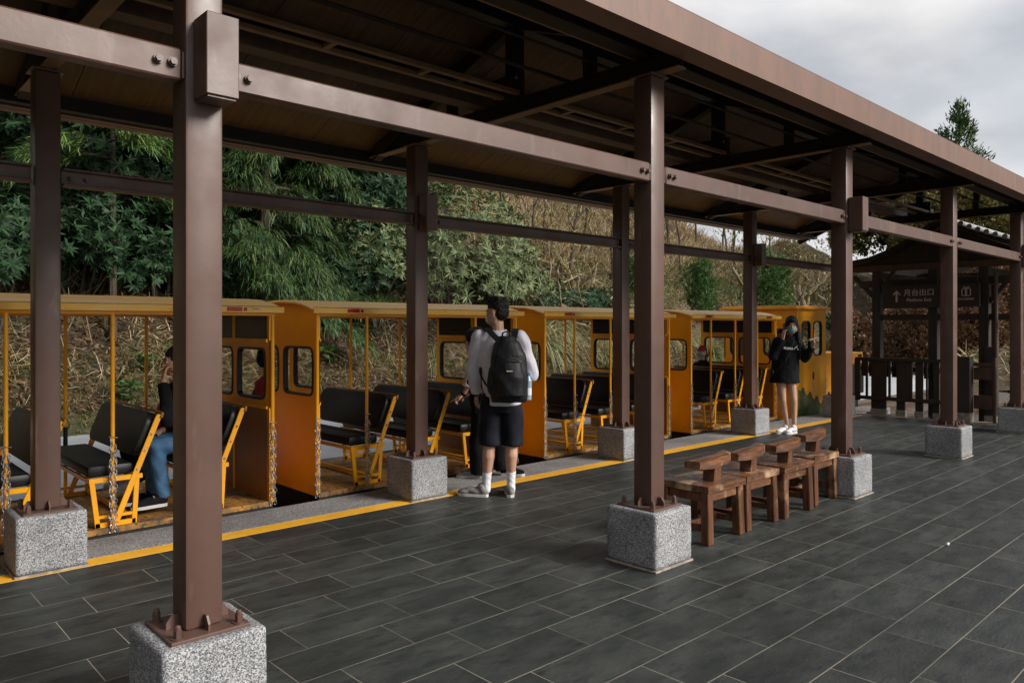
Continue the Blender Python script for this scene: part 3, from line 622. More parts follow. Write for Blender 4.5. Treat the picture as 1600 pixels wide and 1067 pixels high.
# ================================================================== STOOLS
def stool():
    r = empty('wooden_stool')
    def warp(mb, amp, fr, seed):
        mb.v = [tuple(Vector(v) + amp * noise.noise_vector(Vector(v) * fr + Vector((seed, 0, 0)))) for v in mb.v]; return mb
    s = MB(); bm = bmesh.new(); bmesh.ops.create_grid(bm, x_segments=14, y_segments=12, size=.5)
    top = [(v.co.x, v.co.y) for v in bm.verts]; fs = [[q.index for q in f.verts] for f in bm.faces]; bm.free()
    def sx(u): return u * .485 + .245
    def sy(v): return v * .40 + .20
    nt_ = len(top)
    def edge(u, v): return .006 * noise.noise(Vector((u * 6, v * 6, 2)))
    vt = [(sx(u) + edge(u, v), sy(v) + edge(v, u), .402 - .010 * max(0, 1 - (u * u + v * v) * 5) + .003 * noise.noise(Vector((u * 5, v * 5, 0))) - (.006 if abs(u) > .49 or abs(v) > .49 else 0)) for u, v in top]
    vb = [(sx(u) + edge(u, v), sy(v) + edge(v, u), .350) for u, v in top]
    bmm = bmesh.new(); V1 = [bmm.verts.new(p) for p in vt]; V2 = [bmm.verts.new(p) for p in vb]
    for f in fs: bmm.faces.new([V1[i] for i in f]); bmm.faces.new([V2[i] for i in f[::-1]])
    be = [e for e in bmm.edges if e.is_boundary]
    d = {}
    for i in range(nt_): d[V1[i]] = V2[i]
    for e in be:
        a, b = e.verts
        if a in d and b in d:
            try: bmm.faces.new([a, b, d[b], d[a]])
            except ValueError: pass
    s.addbm(bmm); ob('seat', s, wood_x, r, smooth=True)
    lg = {}
    for i, (x, y, dx, dy) in enumerate(((.035, .035, -.008, -.012), (.425, .035, .006, -.012), (.035, .365, -.008, .01), (.425, .365, .006, .01))):
        m = MB(); m.bar((x + dx, y + dy, 0), (x, y, .349), .062, .066, .005); ob('leg', warp(m, .002, 9, i), wood, r)
    m = MB().box(.066, .394, .02, .05, .285, .345, .004); ob('apron', m, wood_h, r); ob('apron', MB().box(.066, .394, .35, .38, .285, .345, .004), wood_h, r)
    ob('apron', MB().box(.02, .05, .068, .332, .285, .345, .004), wood, r); ob('apron', MB().box(.41, .44, .068, .332, .285, .345, .004), wood, r)
    ob('stretcher', MB().box(.02, .055, .06, .34, .085, .125, .004), wood, r); ob('stretcher', MB().box(.405, .44, .06, .34, .085, .125, .004), wood, r)
    ob('stretcher', MB().box(.05, .41, .185, .215, .08, .12, .004), wood, r)
    p = MB(); p.prism([(.185, .396), (.275, .396), (.285, .50), (.205, .50)], 'y', .075, .165)
    ob('backrest_post', p, wood, r)
    # curved backrest bar, ends swept towards the far side
    b = MB(); n = 16; prof = [(-.058, -.028), (-.056, .026), (-.04, .036), (.03, .038), (.06, .024), (.062, -.02), (.04, -.032), (-.045, -.034)]
    vs = []; K = len(prof)
    for i in range(n + 1):
        u = i / n * 2 - 1; x = .245 + u * .205; yy = .115 + .03 * u * u; zz = .527 + .012 * u + .004 * u * u; th = 1 - .12 * abs(u) ** 7
        for (a, c) in prof:
            nn = .006 * noise.noise(Vector((x * 9, a * 20, c * 20))); vs.append((x + (.02 * (1 if a > 0 else -.3)) * u, yy + a * th + nn, zz + c * (1 - .12 * abs(u) ** 6) + nn))
    fs = [(i * K + k, i * K + (k + 1) % K, (i + 1) * K + (k + 1) % K, (i + 1) * K + k) for i in range(n) for k in range(K)] + [tuple(range(K))[::-1], tuple(range(n * K, n * K + K))]
    b.add(vs, fs); ob('backrest', b, wood_h, r, smooth=True)
    return r
st = stool(); st.location = (4.435, 2.815, 0)
tag(st, 'reddish brown wooden stool with T-shaped backrest, nearest the camera beside the footing', 'stool', 'wooden stools in a row')
for xx, yy, rz, lb in ((4.945, 2.82, .01, 'worn wooden stool with T-shaped backrest, second in the row from the camera'), (5.485, 2.81, -.012, 'wooden stool with T-shaped backrest, third in the row from the camera'), (6.055, 2.84, .03, 'wooden stool beside the third footing, last in the row')):
    c = copy_tree(st, None, (xx, yy, 0), rz); c['label'] = lb
    for k in KIDS(c):
        if xx > 6 and k.name.startswith('backrest'): k.location = (0, 0, .02)

# ================================================================== EXIT PAVILION, SIGNS, FENCE
PX = 13.5
pv = empty('exit_pavilion', (PX, 4.2, -.2), 0, 'dark timber gateway pavilion with grey tiled gable roof at the platform end', 'pavilion')
def P_(y, z): return (y - 4.2, z + .2)
prof = [P_(*p) for p in ((5.75, 2.57), (5.25, 2.64), (4.92, 2.755), (4.61, 2.92), (4.3, 3.12), (4.15, 3.19), (4.0, 3.134), (3.65, 2.96), (3.3, 2.815), (2.9, 2.69), (2.4, 2.60))]
prof2 = [(a, b - .07) for a, b in prof[::-1]]
for xa, xb, nm in ((-.35, 4.2, 'roof'),):
    rf = ob(nm, MB().prism(prof + prof2, 'x', xa, xb), dkwood, pv)
tl = MB(); tl.cyl((-.40, 0, 0), (-.30, 0, 0), .04, n=10); tl.cyl((-.30, 0, 0), (4.2, 0, 0), .032, n=8)
tlm = tl.mesh('tile', tile_g)
for i in range(len(prof) - 1):
    (a0, b0), (a1, b1) = prof[i], prof[i + 1]; L_ = math.hypot(a1 - a0, b1 - b0); k = max(1, int(L_ / .105))
    for j in range(k):
        f = (j + .5) / k
        if i < 5: continue
        ob('tile', tlm, None, rf, (0, a0 + (a1 - a0) * f, b0 + (b1 - b0) * f + .028))
gb = ob('gable_board', MB().prism([P_(5.6, 2.50), P_(4.95, 2.66), P_(4.4, 2.98), P_(4.15, 3.1), P_(3.9, 3.0), P_(3.3, 2.72), P_(2.6, 2.5)], 'x', -.05, 0), dkwood, pv)
for xx in (0, 3.3):
    for y in (5.22, 4.33, 3.60, 2.72): ob('post', MB().box(xx - .07, xx + .07, y - 4.2 - .07, y - 4.2 + .07, 0, 2.7, .006), dkwood, pv)
ob('beam', MB().box(-.09, .09, -1.75, 1.5, 2.61, 2.72, .006), brwood, pv); ob('beam', MB().box(3.2, 3.4, -1.75, 1.5, 2.61, 2.72, .006), dkwood, pv)
ob('beam', MB().box(-.05, .05, -1.75, 1.3, 2.34, 2.46, .006), dkwood, pv); ob('beam', MB().box(-.045, .045, -1.6, 1.02, 1.78, 1.875, .005), dkwood, pv)
for y in (5.22, 4.33, 3.6, 2.72): ob('beam', MB().box(.07, 3.23, y - 4.25, y - 4.15, 2.48, 2.6, .004), dkwood, pv)
for (y0, z0, y1, z1) in ((5.17, 1.85, 5.62, 2.35), (3.66, 1.85, 3.95, 2.12), (3.54, 1.85, 3.2, 2.3), (5.27, 1.9, 4.9, 2.5)):
    ob('brace', MB().bar((0, y0 - 4.2, z0 + .2), (0, y1 - 4.2, z1 + .2), .06, .06), dkwood, pv)
ob('downpipe', MB().cyl((-.12, -.78, .3), (-.12, -.78, 2.5), .03, n=10), brwood, pv)
def text_ob(name, body, size, m, parent, loc, ext=.002, bold=0):
    c = bpy.data.curves.new(name, 'FONT'); c.body = body; c.size = size; c.extrude = ext; c.align_x = 'CENTER'; c.align_y = 'CENTER'; c.offset = bold
    o = bpy.data.objects.new(name, c); COL.objects.link(o); bpy.context.view_layer.update()
    me = bpy.data.meshes.new_from_object(o.evaluated_get(bpy.context.evaluated_depsgraph_get())); bpy.data.objects.remove(o)
    me.materials.clear(); me.materials.append(m); o = bpy.data.objects.new(name, me); link(o, parent); o.location = loc; return o
XM = (R(90), 0, R(-90))
s1 = empty('exit_sign', (PX - .16, 4.62, 1.97), 0, 'dark hanging sign reading platform exit in cream Chinese and English with an up arrow', 'sign')
ob('board', MB().box(-.02, .02, -.46, .46, -.195, .195, .005), sign_bd, s1)
o = text_ob('lettering', '月台出口', .118, cream, s1, (-.024, -.12, .055), bold=.0012); o.rotation_euler = XM
o = text_ob('lettering', 'Platform Exit', .072, cream, s1, (-.024, -.12, -.062), bold=.001); o.rotation_euler = XM
a = MB(); a.prism([(.21, -.09), (.24, -.09), (.24, .06), (.275, .02), (.285, .04), (.225, .105), (.165, .04), (.175, .02), (.21, .06)], 'x', -.027, -.021); ob('arrow', a, cream, s1)
for y in (-.4, .4): ob('hanger', MB().cyl((0, y, .195), (0, y, .33), .008, n=6), black_m, s1)
s2 = empty('shop_sign', (PX - .16, 3.81, 1.97), 0, 'dark sign with a white gift box symbol beside the platform exit sign', 'sign')
ob('board', MB().box(-.02, .02, -.19, .27, -.185, .185, .005), sign_bd, s2)
g = MB()
for pts in ([(-.06, .0), (-.06, .085), (-.045, .10), (.045, .10), (.06, .085), (.06, .0), (.045, -.012), (-.045, -.012), (-.06, .0)],):
    g.tube([(-.024, a, b) for a, b in pts], .006, 5)
g.box(-.028, -.021, -.012, -.002, -.01, .10); g.box(-.028, -.021, .006, .016, -.01, .10)
g.tube([(-.024, 0, .10), (-.024, -.03, .135), (-.024, -.045, .115)], .006, 5); g.tube([(-.024, 0, .10), (-.024, .03, .135), (-.024, .045, .115)], .006, 5)
ob('gift_symbol', g, cream, s2)
o = text_ob('lettering', '紀念品展售館', .038, cream, s2, (-.024, 0, -.065)); o.rotation_euler = XM
for y in (-.15, .22): ob('hanger', MB().cyl((0, y, .185), (0, y, .33), .008, n=6), black_m, s2)
FX = 13.08
fc = empty('timber_fence', (FX, 4.7, 0), 0, 'dark timber picket fence across the platform end, left of the fourth column', 'fence')
ob('rail', MB().box(-.03, .03, -.62, .72, .90, .955, .004), dkwood, fc); ob('rail', MB().box(-.03, .03, -.62, .66, .25, .31, .004), dkwood, fc)
def pxY(px): 
    k = (px - 800) / 1181.5; return FX * (.7309 - .6825 * k) / (.6825 + .7309 * k)
for a, b, lowz in ((1334, 1342.5, .22), (1351.2, 1354.5, .28), (1360, 1383.5, .0), (1386.6, 1390, .28), (1399.5, 1413, .0), (1413.5, 1424, .28), (1429, 1441, .0), (1445.6, 1448, .28), (1457.5, 1466, .0)):
    y0, y1 = pxY(a) - 4.7, pxY(b) - 4.7; p = ob('picket' if lowz else 'post', MB().box(.031, .065, y1, y0, max(lowz, .10), .93, .003), dkwood, fc)
    if not lowz: ob('concrete_foot', MB().box(.025, .075, y1 - .01, y0 + .01, -.2, .095), mortar, p)
for i, y in enumerate(np.arange(-.58, .7, .125)): ob('slat', MB().box(.30, .32, y, y + .075, .62, .93), dkwood, fc)
ob('rail', MB().box(.28, .299, -.6, .75, .72, .80), dkwood, fc)
g1 = empty('gate_post', (FX, pxY(1507), 0), 0, 'thick dark square timber post on a concrete foot, right of the fourth column', 'post')
ob('shaft', MB().box(-.09, .09, -.1, .1, .15, 1.01, .006), dkwood, g1); ob('foot', MB().box(-.095, .095, -.105, .105, -.2, .148, .005), mortar, g1)
g2 = empty('timber_gate', (FX + .1, pxY(1535), 0), 0, 'low timber barrier with two brown boards between the dark gate posts', 'gate')
hw = .14
ob('post', MB().box(-.03, .03, -hw - .02, -hw + .02, -.1, 1.0, .003), brwood, g2)
ob('board', MB().box(-.02, .02, -hw + .021, hw, .86, .92, .003), brwood, g2); ob('board', MB().box(-.02, .02, -hw + .021, hw, .66, .85, .003), brwood, g2); ob('board', MB().box(-.02, .02, -hw + .021, hw, .21, .42, .003), brwood, g2)
ob('plinth', MB().box(-.1, .1, -hw - .1, hw, -.2, .01, .003), mortar, g2)
g3 = empty('gate_post', (FX + .35, 3.50, 0), 0, 'tall dark timber post beside the fifth column', 'post')
ob('shaft', MB().box(-.07, .07, -.07, .07, .1, 1.16, .006), dkwood, g3); ob('foot', MB().box(-.075, .075, -.075, .075, -.2, .098, .005), mortar, g3)
f2 = empty('side_fence', (FX + .2, 2.6, 0), 0, 'dark timber railing beyond the fifth column at the right edge', 'fence')
ob('rail', MB().box(-.03, .03, -.9, .62, .90, .96, .004), dkwood, f2); ob('rail', MB().box(-.03, .03, -.9, .62, .30, .36, .004), dkwood, f2)
for i in range(10): ob('picket', MB().box(.031, .06, -.86 + i * .15, -.79 + i * .15, .05, .90, .003), dkwood, f2)
ob('paper_scrap', MB().tube([(0, 0, .004), (.02, .008, .012), (.035, .0, .006)], [.006, .008, .003], 5), mat('white_paper', (.7, .7, .7), .7), None, (5.63, 1.72, 0)); tag(bpy.data.objects['paper_scrap'], 'tiny white scrap of paper lying on the slate tiles', 'litter')

# ================================================================== VEGETATION
leaf_dk = mat('leaf_dark_green', (.02, .05, .02), .6, spec=.28, islandrand=[(.007, .024, .009), (.014, .045, .016), (.035, .075, .028), (.010, .030, .012)], trans=.12)
leaf_gg = mat('leaf_grey_green', (.1, .14, .08), .55, spec=.3, islandrand=[(.03, .055, .02), (.085, .12, .045), (.17, .21, .09), (.045, .075, .025), (.22, .22, .10)], trans=.12)
leaf_br = mat('leaf_bright_green', (.05, .13, .03), .5, islandrand=[(.03, .08, .02), (.09, .19, .045), (.05, .12, .03), (.15, .22, .07)], trans=.2)
leaf_yg = mat('leaf_yellow_green', (.15, .15, .04), .55, islandrand=[(.09, .10, .03), (.20, .17, .05), (.13, .13, .04), (.26, .19, .07)], trans=.15)
leaf_rd = mat('leaf_reddish', (.18, .07, .04), .6, islandrand=[(.14, .05, .03), (.24, .11, .06), (.09, .06, .03), (.30, .16, .09), (.06, .08, .03)], trans=.15)
cedar_g = mat('cedar_needles', (.05, .1, .03), .5, islandrand=[(.012, .04, .016), (.03, .08, .022), (.075, .13, .03), (.02, .06, .022), (.15, .17, .04)], trans=.15)
cedar_l = mat('cedar_fronds_light', (.1, .18, .04), .5, islandrand=[(.07, .15, .03), (.14, .24, .05), (.05, .12, .03), (.18, .24, .07)], trans=.2)
bark_p = mat('pale_mossy_bark', (.30, .25, .18), .85, col2=(.16, .115, .03), scale=3, lo=.42, hi=.55, col3=(.05, .035, .022), scale3=5, bump=.5, bscale=15)
straw_m = mat('dry_straw', (.35, .25, .12), .75, islandrand=[(.12, .08, .035), (.38, .27, .14), (.60, .46, .27), (.24, .16, .08), (.50, .39, .22), (.13, .08, .04)], trans=.1)
straw_d = mat('brown_dead_leaves', (.14, .08, .04), .8, islandrand=[(.05, .03, .016), (.13, .075, .035), (.22, .14, .07), (.08, .045, .022)])
grass_g = mat('green_grass', (.10, .14, .03), .6, islandrand=[(.08, .12, .025), (.17, .18, .05), (.26, .22, .09), (.06, .10, .02), (.30, .26, .13)], trans=.2)
pampas_m = mat('pampas_blades', (.25, .22, .1), .6, islandrand=[(.10, .17, .05), (.36, .31, .15), (.50, .40, .22), (.15, .22, .08), (.30, .22, .11)], trans=.15)
LEAF = (.18, .85, 1, .62, .06); BLADE = (1, .9, .7, .15)

def rvec(n): return norm(RNG.normal(size=(n, 3)))
def blob_dirs(n, lump=.18, seed=0):
    d = rvec(n); ph = RNG.uniform(0, 6.28, (6, 3)); r = np.ones(n)
    for k in range(6): r += lump * np.sin(d @ RNG.normal(0, 3.2, 3) + ph[k, 0]) / 2
    return d, r
def whorls(C, A, nl, ll, lw, spread, droop, prof=LEAF):
    n = len(C); A = norm(A); U = norm(np.cross(A, rvec(n))); Wv = np.cross(A, U)
    ang = (np.arange(nl) * 2 * math.pi / nl)[None, :] + RNG.uniform(0, 6.28, (n, 1)) + RNG.normal(0, .15, (n, nl))
    sp = spread + RNG.normal(0, .18, (n, nl))
    D = A[:, None, :] * np.cos(sp)[..., None] + (U[:, None, :] * np.cos(ang)[..., None] + Wv[:, None, :] * np.sin(ang)[..., None]) * np.sin(sp)[..., None]
    P = np.repeat(C[:, None, :], nl, 1); m = n * nl
    F = np.repeat(A[:, None, :], nl, 1).reshape(-1, 3)
    ws = np.repeat(RNG.uniform(.55, 1.3, n), nl); Ls = ll * ws * RNG.uniform(.7, 1.15, m); return strips(P.reshape(-1, 3), D.reshape(-1, 3), Ls, lw * ws ** .6 * RNG.uniform(.8, 1.2, m), droop * RNG.uniform(.5, 1.4, m), prof, F)
def rhodo_mesh(name, m, rad, n, ll=.16, lw=.042, lump=.25):
    d, r = blob_dirs(n, lump); d[:, 2] = np.abs(d[:, 2]) * 1.05 - .38; d = norm(d)
    C = d * (r * (1 - .33 * RNG.random(n) ** 2))[:, None] * np.array(rad); A = d + np.array([0, 0, .55]) + RNG.normal(0, .28, (n, 3))
    return npmesh(name, *whorls(C, A, 9, ll, lw, 1.15, .35), m)
def stems(mb, top, spread, h0, n, r=.035):
    for i in range(n):
        a = random.uniform(0, 6.28); e = Vector((math.cos(a) * spread * random.uniform(.3, .9), math.sin(a) * spread * random.uniform(.3, .9), top * random.uniform(.0, .5)))
        p0 = Vector((random.uniform(-.1, .1), random.uniform(-.1, .1), h0)); mid = p0.lerp(e, .5) + Vector((random.uniform(-.15, .15), random.uniform(-.15, .15), .1))
        mb.tube([p0, mid, e], [r, r * .7, r * .3], 5)
    return mb
def plant(kind, label, cat, loc, fol, trunk, group=None, rz=0, s=1, fname='foliage'):
    o = empty(kind, loc, rz, label, cat, group); o.scale = (s, s, s)
    if trunk: link(bpy.data.objects.new('trunk', trunk), o)
    f = link(bpy.data.objects.new(fname, fol), o); f['kind'] = 'stuff'; return o
tr1 = stems(MB(), 1.0, .9, -1.7, 9).mesh('trunk', bark)
rh = [rhodo_mesh('foliage', leaf_dk, (1.15, 1.05, 1.05), 900, .15, .034, .4), rhodo_mesh('foliage', leaf_dk, (1.25, 1.1, 1.15), 1000, .15, .034, .4)]
G = 'dark green rhododendron shrubs on the bank behind the train'
for i, (x, y, z, s, lb) in enumerate((
    (1.9, 13.7, 2.55, 1.0, 'dark rhododendron shrub at the far left edge, left of the leftmost column'),
    (3.3, 14.4, 2.75, 1.0, 'dark rhododendron shrub seen between the two leftmost columns, left half'),
    (4.7, 14.2, 2.6, 1.05, 'dark rhododendron shrub seen just left of the nearest column, below the light fronds'),
    (5.9, 15.6, 2.2, .9, 'dark rhododendron shrub half hidden below the drooping cedar'),
    (8.1, 14.0, 2.55, .85, 'dark leafy shrub between the cedar and the grey-green rhododendron'),
    (9.0, 14.8, 3.9, .8, 'dark leafy shrub in the shade left of the second back column'))):
    plant('rhododendron_shrub', lb, 'shrub', (x, y, z), rh[i % 2], tr1, G, i * 1.9, s)
G = 'tall dark evergreen trees at the top of the bank'
tr2 = stems(MB(), 1.2, 1.3, -3.2, 10, .08).mesh('trunk', bark)
big = rhodo_mesh('crown', leaf_dk, (1.9, 1.6, 1.9), 1700, .20, .045, .4)
for i, (x, y, lb) in enumerate(((-11, -7, 'nearest the camera side'), (-11.5, -2.5, 'second from the camera side'), (-11, 2, 'in the middle'), (-11.5, 6.5, 'beside the track'), (-10.5, 11, 'at the foot of the bank'))):  # out-of-view trees added to block low sky and darken left-facing sides
    for zz in (2.0,): plant('evergreen_tree', 'added unseen evergreen tree blocking sky light past the left platform end, ' + lb, 'tree', (x, y, zz + 1.2), big, tr2, 'added unseen trees blocking sky light past the left platform end', i, 1.7, 'crown')
for i, (x, y, z, lb) in enumerate(((-.2, 17, 5.6, 'past the left edge'), (2.6, 17, 5.6, 'behind the leftmost column'), (5.4, 17.5, 5.9, 'behind the nearest column'), (8.4, 17.6, 5.9, 'behind the drooping cedar'), (11.2, 18, 6.2, 'behind the grey-green rhododendron'), (4, 16, 4.4, 'low between the leftmost columns'), (9.6, 16.4, 5.0, 'left of the second back column'), (7.0, 17, 4.2, 'low behind the drooping cedar'))):
    plant('evergreen_tree', 'dark evergreen tree high on the bank, ' + lb, 'tree', (x, y, z), big, tr2, G, i * 2.3, 1.0 + .05 * (i % 3), 'crown')
# grey-green rhododendron dome
gg = rhodo_mesh('foliage', leaf_gg, (1.75, 1.55, 1.7), 2300, .15, .027, .32)
plant('grey_green_rhododendron', 'large grey-green rhododendron dome right of the second back column', 'shrub', (11.1, 14.3, 3.0), gg, tr1, None, 0, 1.12)
plant('grey_green_rhododendron', 'smaller grey-green rhododendron left of the second back column', 'shrub', (8.75, 13.6, 2.9), rhodo_mesh('foliage', leaf_gg, (.75, .8, 1.2), 520, .17, .042, .25), tr1, None, 1, .85)
plant('grey_green_rhododendron', 'grey-green rhododendron spilling down towards the pampas grass', 'shrub', (12.9, 14.0, 2.6), rh_s := rhodo_mesh('foliage', leaf_gg, (1.0, .9, .9), 800, .14, .032, .25), tr1, None, 2, 1.0)

def cedar_mesh(name, m, H, Rr, nb, z0=.0, dens=1.0, droop=1.5, ll=.30):
    P = []; D = []; tw = MB()
    for b in range(nb):
        f = (b + RNG.random()) / nb; z = z0 + (H - z0) * f; r = Rr * (1 - f) ** .65 * RNG.uniform(.75, 1.15) + .15; a = RNG.uniform(0, 6.28)
        o = np.array([math.cos(a), math.sin(a), 0]); s_ = np.array([-o[1], o[0], 0]); pts = []
        for k in range(7):
            t = k / 6; pts.append(o * r * t + np.array([0, 0, z + .25 * r * t - .55 * r * t * t]) + s_ * .08 * math.sin(3 * t + b))
        tw.tube(pts, [.035 * (1 - .8 * k / 6) for k in range(7)], 4, False)
        ns = int((12 + 34 * r) * dens)
        for q in range(ns):
            t = RNG.uniform(.25, 1.0) ** .8; i = min(5, int(t * 6)); u = t * 6 - i; p = pts[i] * (1 - u) + pts[i + 1] * u
            lat = RNG.normal(0, .26) * (1 - .4 * t); p = p + s_ * lat * r * .6 + np.array([0, 0, -abs(lat) * .25 + RNG.normal(0, .05)])
            dr = o * RNG.uniform(.35, 1) + s_ * (lat * 2.2 + RNG.normal(0, .3)) + np.array([0, 0, RNG.uniform(-.2, .35)])
            k = 13; P.append(np.repeat(p[None], k, 0) + RNG.normal(0, .035, (k, 3))); D.append(norm(dr[None]) + RNG.normal(0, .40, (k, 3)))
    P = np.concatenate(P); D = np.concatenate(D); n = len(P)
    return npmesh(name, *strips(P, D, ll * RNG.uniform(.35, .95, n), RNG.uniform(.010, .019, n), droop * RNG.uniform(.5, 1.3, n), (.6, 1, .8, .2)), m), tw
cm, tw = cedar_mesh('crown', cedar_g, 6.5, 2.1, 92, -.1, 1.25)
tw.cyl((0, 0, -2), (0, 0, 6.5), .16, .03, 10); tkm = tw.mesh('trunk', bark)
plant('cedar_tree', 'drooping green cedar right of the nearest column, its sprays hanging over the train', 'tree', (6.55, 14.1, 1.7), cm, tkm, None, 0, 1, 'crown')
plant('cedar_tree', 'second drooping cedar standing deeper behind the first', 'tree', (8.2, 15.3, 2.4), cm, tkm, None, 2.1, .95, 'crown')
cl, tw2 = cedar_mesh('crown', cedar_l, 3.2, 1.5, 22, .6, 1.2, .9, .24)
tw2.cyl((0, 0, -3), (0, 0, 3.4), .08, .02, 8)
plant('cypress_tree', 'light green feathery cypress fronds between the leftmost column and the nearest column', 'tree', (3.7, 13.6, 3.1), cl, tw2.mesh('trunk', bark), None, .6, 1, 'crown')
# small round conifer bushes
def puff(name, m, rad, n, ll=.12, w=.03, lump=.3):
    d, r = blob_dirs(n, .3); L0 = np.array([[0, 0, 0, .75], [.45, .2, .35, .5], [-.5, -.15, .1, .5], [.05, -.4, .5, .42], [-.15, .35, .75, .4], [.3, -.45, -.25, .45], [-.3, .5, -.3, .45]]); s_ = RNG.integers(0, len(L0), n)
    C = (L0[s_, :3] + d * (r * L0[s_, 3] * (1 - .4 * RNG.random(n) ** 2))[:, None]) * np.array(rad); k = 6
    P = np.repeat(C, k, 0); D = np.repeat(d + np.array([0, 0, .6]), k, 0) + RNG.normal(0, .5, (n * k, 3))
    return npmesh(name, *strips(P, D, ll * RNG.uniform(.6, 1.2, n * k), w * RNG.uniform(.7, 1.3, n * k), RNG.uniform(-.2, .4, n * k), (.5, 1, .8, .1)), m)
pb = puff('foliage', leaf_br, (.72, .72, 1.25), 1500, .15, .03, .55)
plant('conifer_bush', 'bright green rounded bush above the last car, right of the fourth back column', 'bush', (25.2, 13.4, 2.75), pb, None, None, 0, 1.05)
plant('conifer_bush', 'dull green bush left of the fourth back column, above the train', 'bush', (21.0, 13.6, 2.55), pb, None, None, 2, .8)
plant('conifer_bush', 'small green bush on the straw bank above the fourth car', 'bush', (18.9, 14.6, 2.9), pb, None, None, 4, .6)
# bare mossy trees
def bare_tree(seed, h=3.6, n0=4):
    rnd = random.Random(seed); big_, tw_ = MB(), MB()
    def grow(p, d, ln, r, lv):
        k = 5; pts = [p]; rs = [r]; q = p.copy()
        for i in range(k):
            d = (d + Vector((rnd.gauss(0, .28), rnd.gauss(0, .28), rnd.gauss(.02, .2)))).normalized(); q = q + d * ln / k; pts.append(q.copy()); rs.append(r * (1 - .45 * (i + 1) / k))
        (big_ if lv < 2 else tw_).tube(pts, rs, 6 if lv < 2 else 4, False)
        if lv < 4:
            for j in range(rnd.randint(2, 4) if lv < 3 else rnd.randint(3, 5)):
                i = rnd.randint(2, k); nd = (d + Vector((rnd.gauss(0, .8), rnd.gauss(0, .8), rnd.gauss(.0, .55)))).normalized(); grow(pts[i], nd, ln * rnd.uniform(.5, .8), rs[i] * .62, lv + 1)
    for i in range(n0):
        a = rnd.uniform(0, 6.28); grow(Vector((rnd.uniform(-.3, .3), rnd.uniform(-.3, .3), 0)), Vector((math.cos(a) * .7, math.sin(a) * .7, 1.0)).normalized(), h * .42, .075, 0)
    return big_.mesh('trunk', bark_p, True), tw_.mesh('twigs', bark_p)
def moss_leaves(n, rad, hh):
    C = RNG.normal(0, 1, (n, 3)) * np.array([rad * .5, rad * .5, hh * .25]) + np.array([0, 0, hh * .62])
    return npmesh('foliage', *strips(C, rvec(n), RNG.uniform(.06, .13, n), RNG.uniform(.03, .06, n), RNG.uniform(0, .5, n), (.5, 1, .6)), leaf_yg)
bt = [bare_tree(s_) for s_ in (3, 8, 15)]; ml = moss_leaves(420, 1.5, 3.0)
G = 'bare mossy trees with pale twisted branches on the bank'
for i, (x, y, s, lb) in enumerate(((14.6, 15.4, 1.0, 'just right of the grey-green rhododendron'), (16.4, 15.0, 1.05, 'left of the third back column'), (17.6, 16.6, 1.2, 'behind the third back column'), (20.2, 16.2, 1.0, 'right of the second front column'),
    (22.3, 17.5, .95, 'left of the gap of sky'), (27.3, 15.4, 1.25, 'right of the fourth back column'), (29.5, 14.6, 1.2, 'left of the third front column'), (32.5, 14.4, 1.2, 'behind the third front column'), (36.5, 13.6, 1.3, 'above the left eave of the exit pavilion'), (40.5, 12.6, 1.3, 'behind the pavilion roof'), (34, 16, 1.3, 'high above the pavilion'))):
    b, t_ = bt[i % 3]; o = empty('bare_tree', (x, y, hz(x, y) - .15), i * 1.3, 'twisted bare tree with pale mossy branches, ' + lb, 'tree', G); o.scale = (s, s, s)
    link(bpy.data.objects.new('trunk', b), o); k = link(bpy.data.objects.new('twigs', t_), o); k['kind'] = 'stuff'
    k = link(bpy.data.objects.new('moss_leaves', ml), o); k['kind'] = 'stuff'
G = 'thin dark bare saplings on the bank'
sp = MB(); pts = [(0, 0, -.3), (.05, .02, .8), (-.02, .05, 1.8), (.06, 0, 2.8), (.02, .05, 4.0)]; sp.tube(pts, [.05, .045, .04, .03, .015], 6)
for i in range(7): a = i * 2.2; z = 1.2 + i * .38; sp.tube([(.02, .03, z), (.3 * math.cos(a), .3 * math.sin(a), z + .35), (.5 * math.cos(a + .3), .5 * math.sin(a + .3), z + .9)], [.022, .014, .006], 4)
spm = sp.mesh('sapling', bark)
for i in range(22):
    x = 13.6 + 20 * (i + .5 * random.random()) / 22; y = 15 + random.uniform(0, 3.5) + .08 * (x - 14); o = ob('sapling', spm, None, None, (x, y, hz(x, y)), i * 1.7); o.scale = (1, 1, random.uniform(.7, 1.1)); o.rotation_euler.x = random.uniform(-.15, .15)
    tag(o, 'thin dark bare sapling among the mossy trees on the straw bank', 'tree', G)
und = rhodo_mesh('undergrowth', leaf_dk, (1.3, .8, .45), 520, .13, .035, .5)
G = 'low dark undergrowth patches on the bank'
for i, (x, y, s, lb) in enumerate(((14.9, 14.2, 1, 'low dark undergrowth under the pale fallen branches'), (16.6, 14.6, .9, 'low dark undergrowth left of the third back column'), (19.2, 14.6, .8, 'low dark undergrowth left of the small green bush'), (23.0, 14.2, .7, 'low dark undergrowth between the two larger green bushes'), (27.5, 13.8, 1, 'low dark undergrowth right of the bright green bush'), (30.5, 13.6, 1, 'low dark undergrowth left of the pavilion'))):
    tag(ob('undergrowth', und, None, None, (x, y, hz(x, y) + .15), i * 1.3), lb, 'undergrowth', G).scale = (s, s, s)
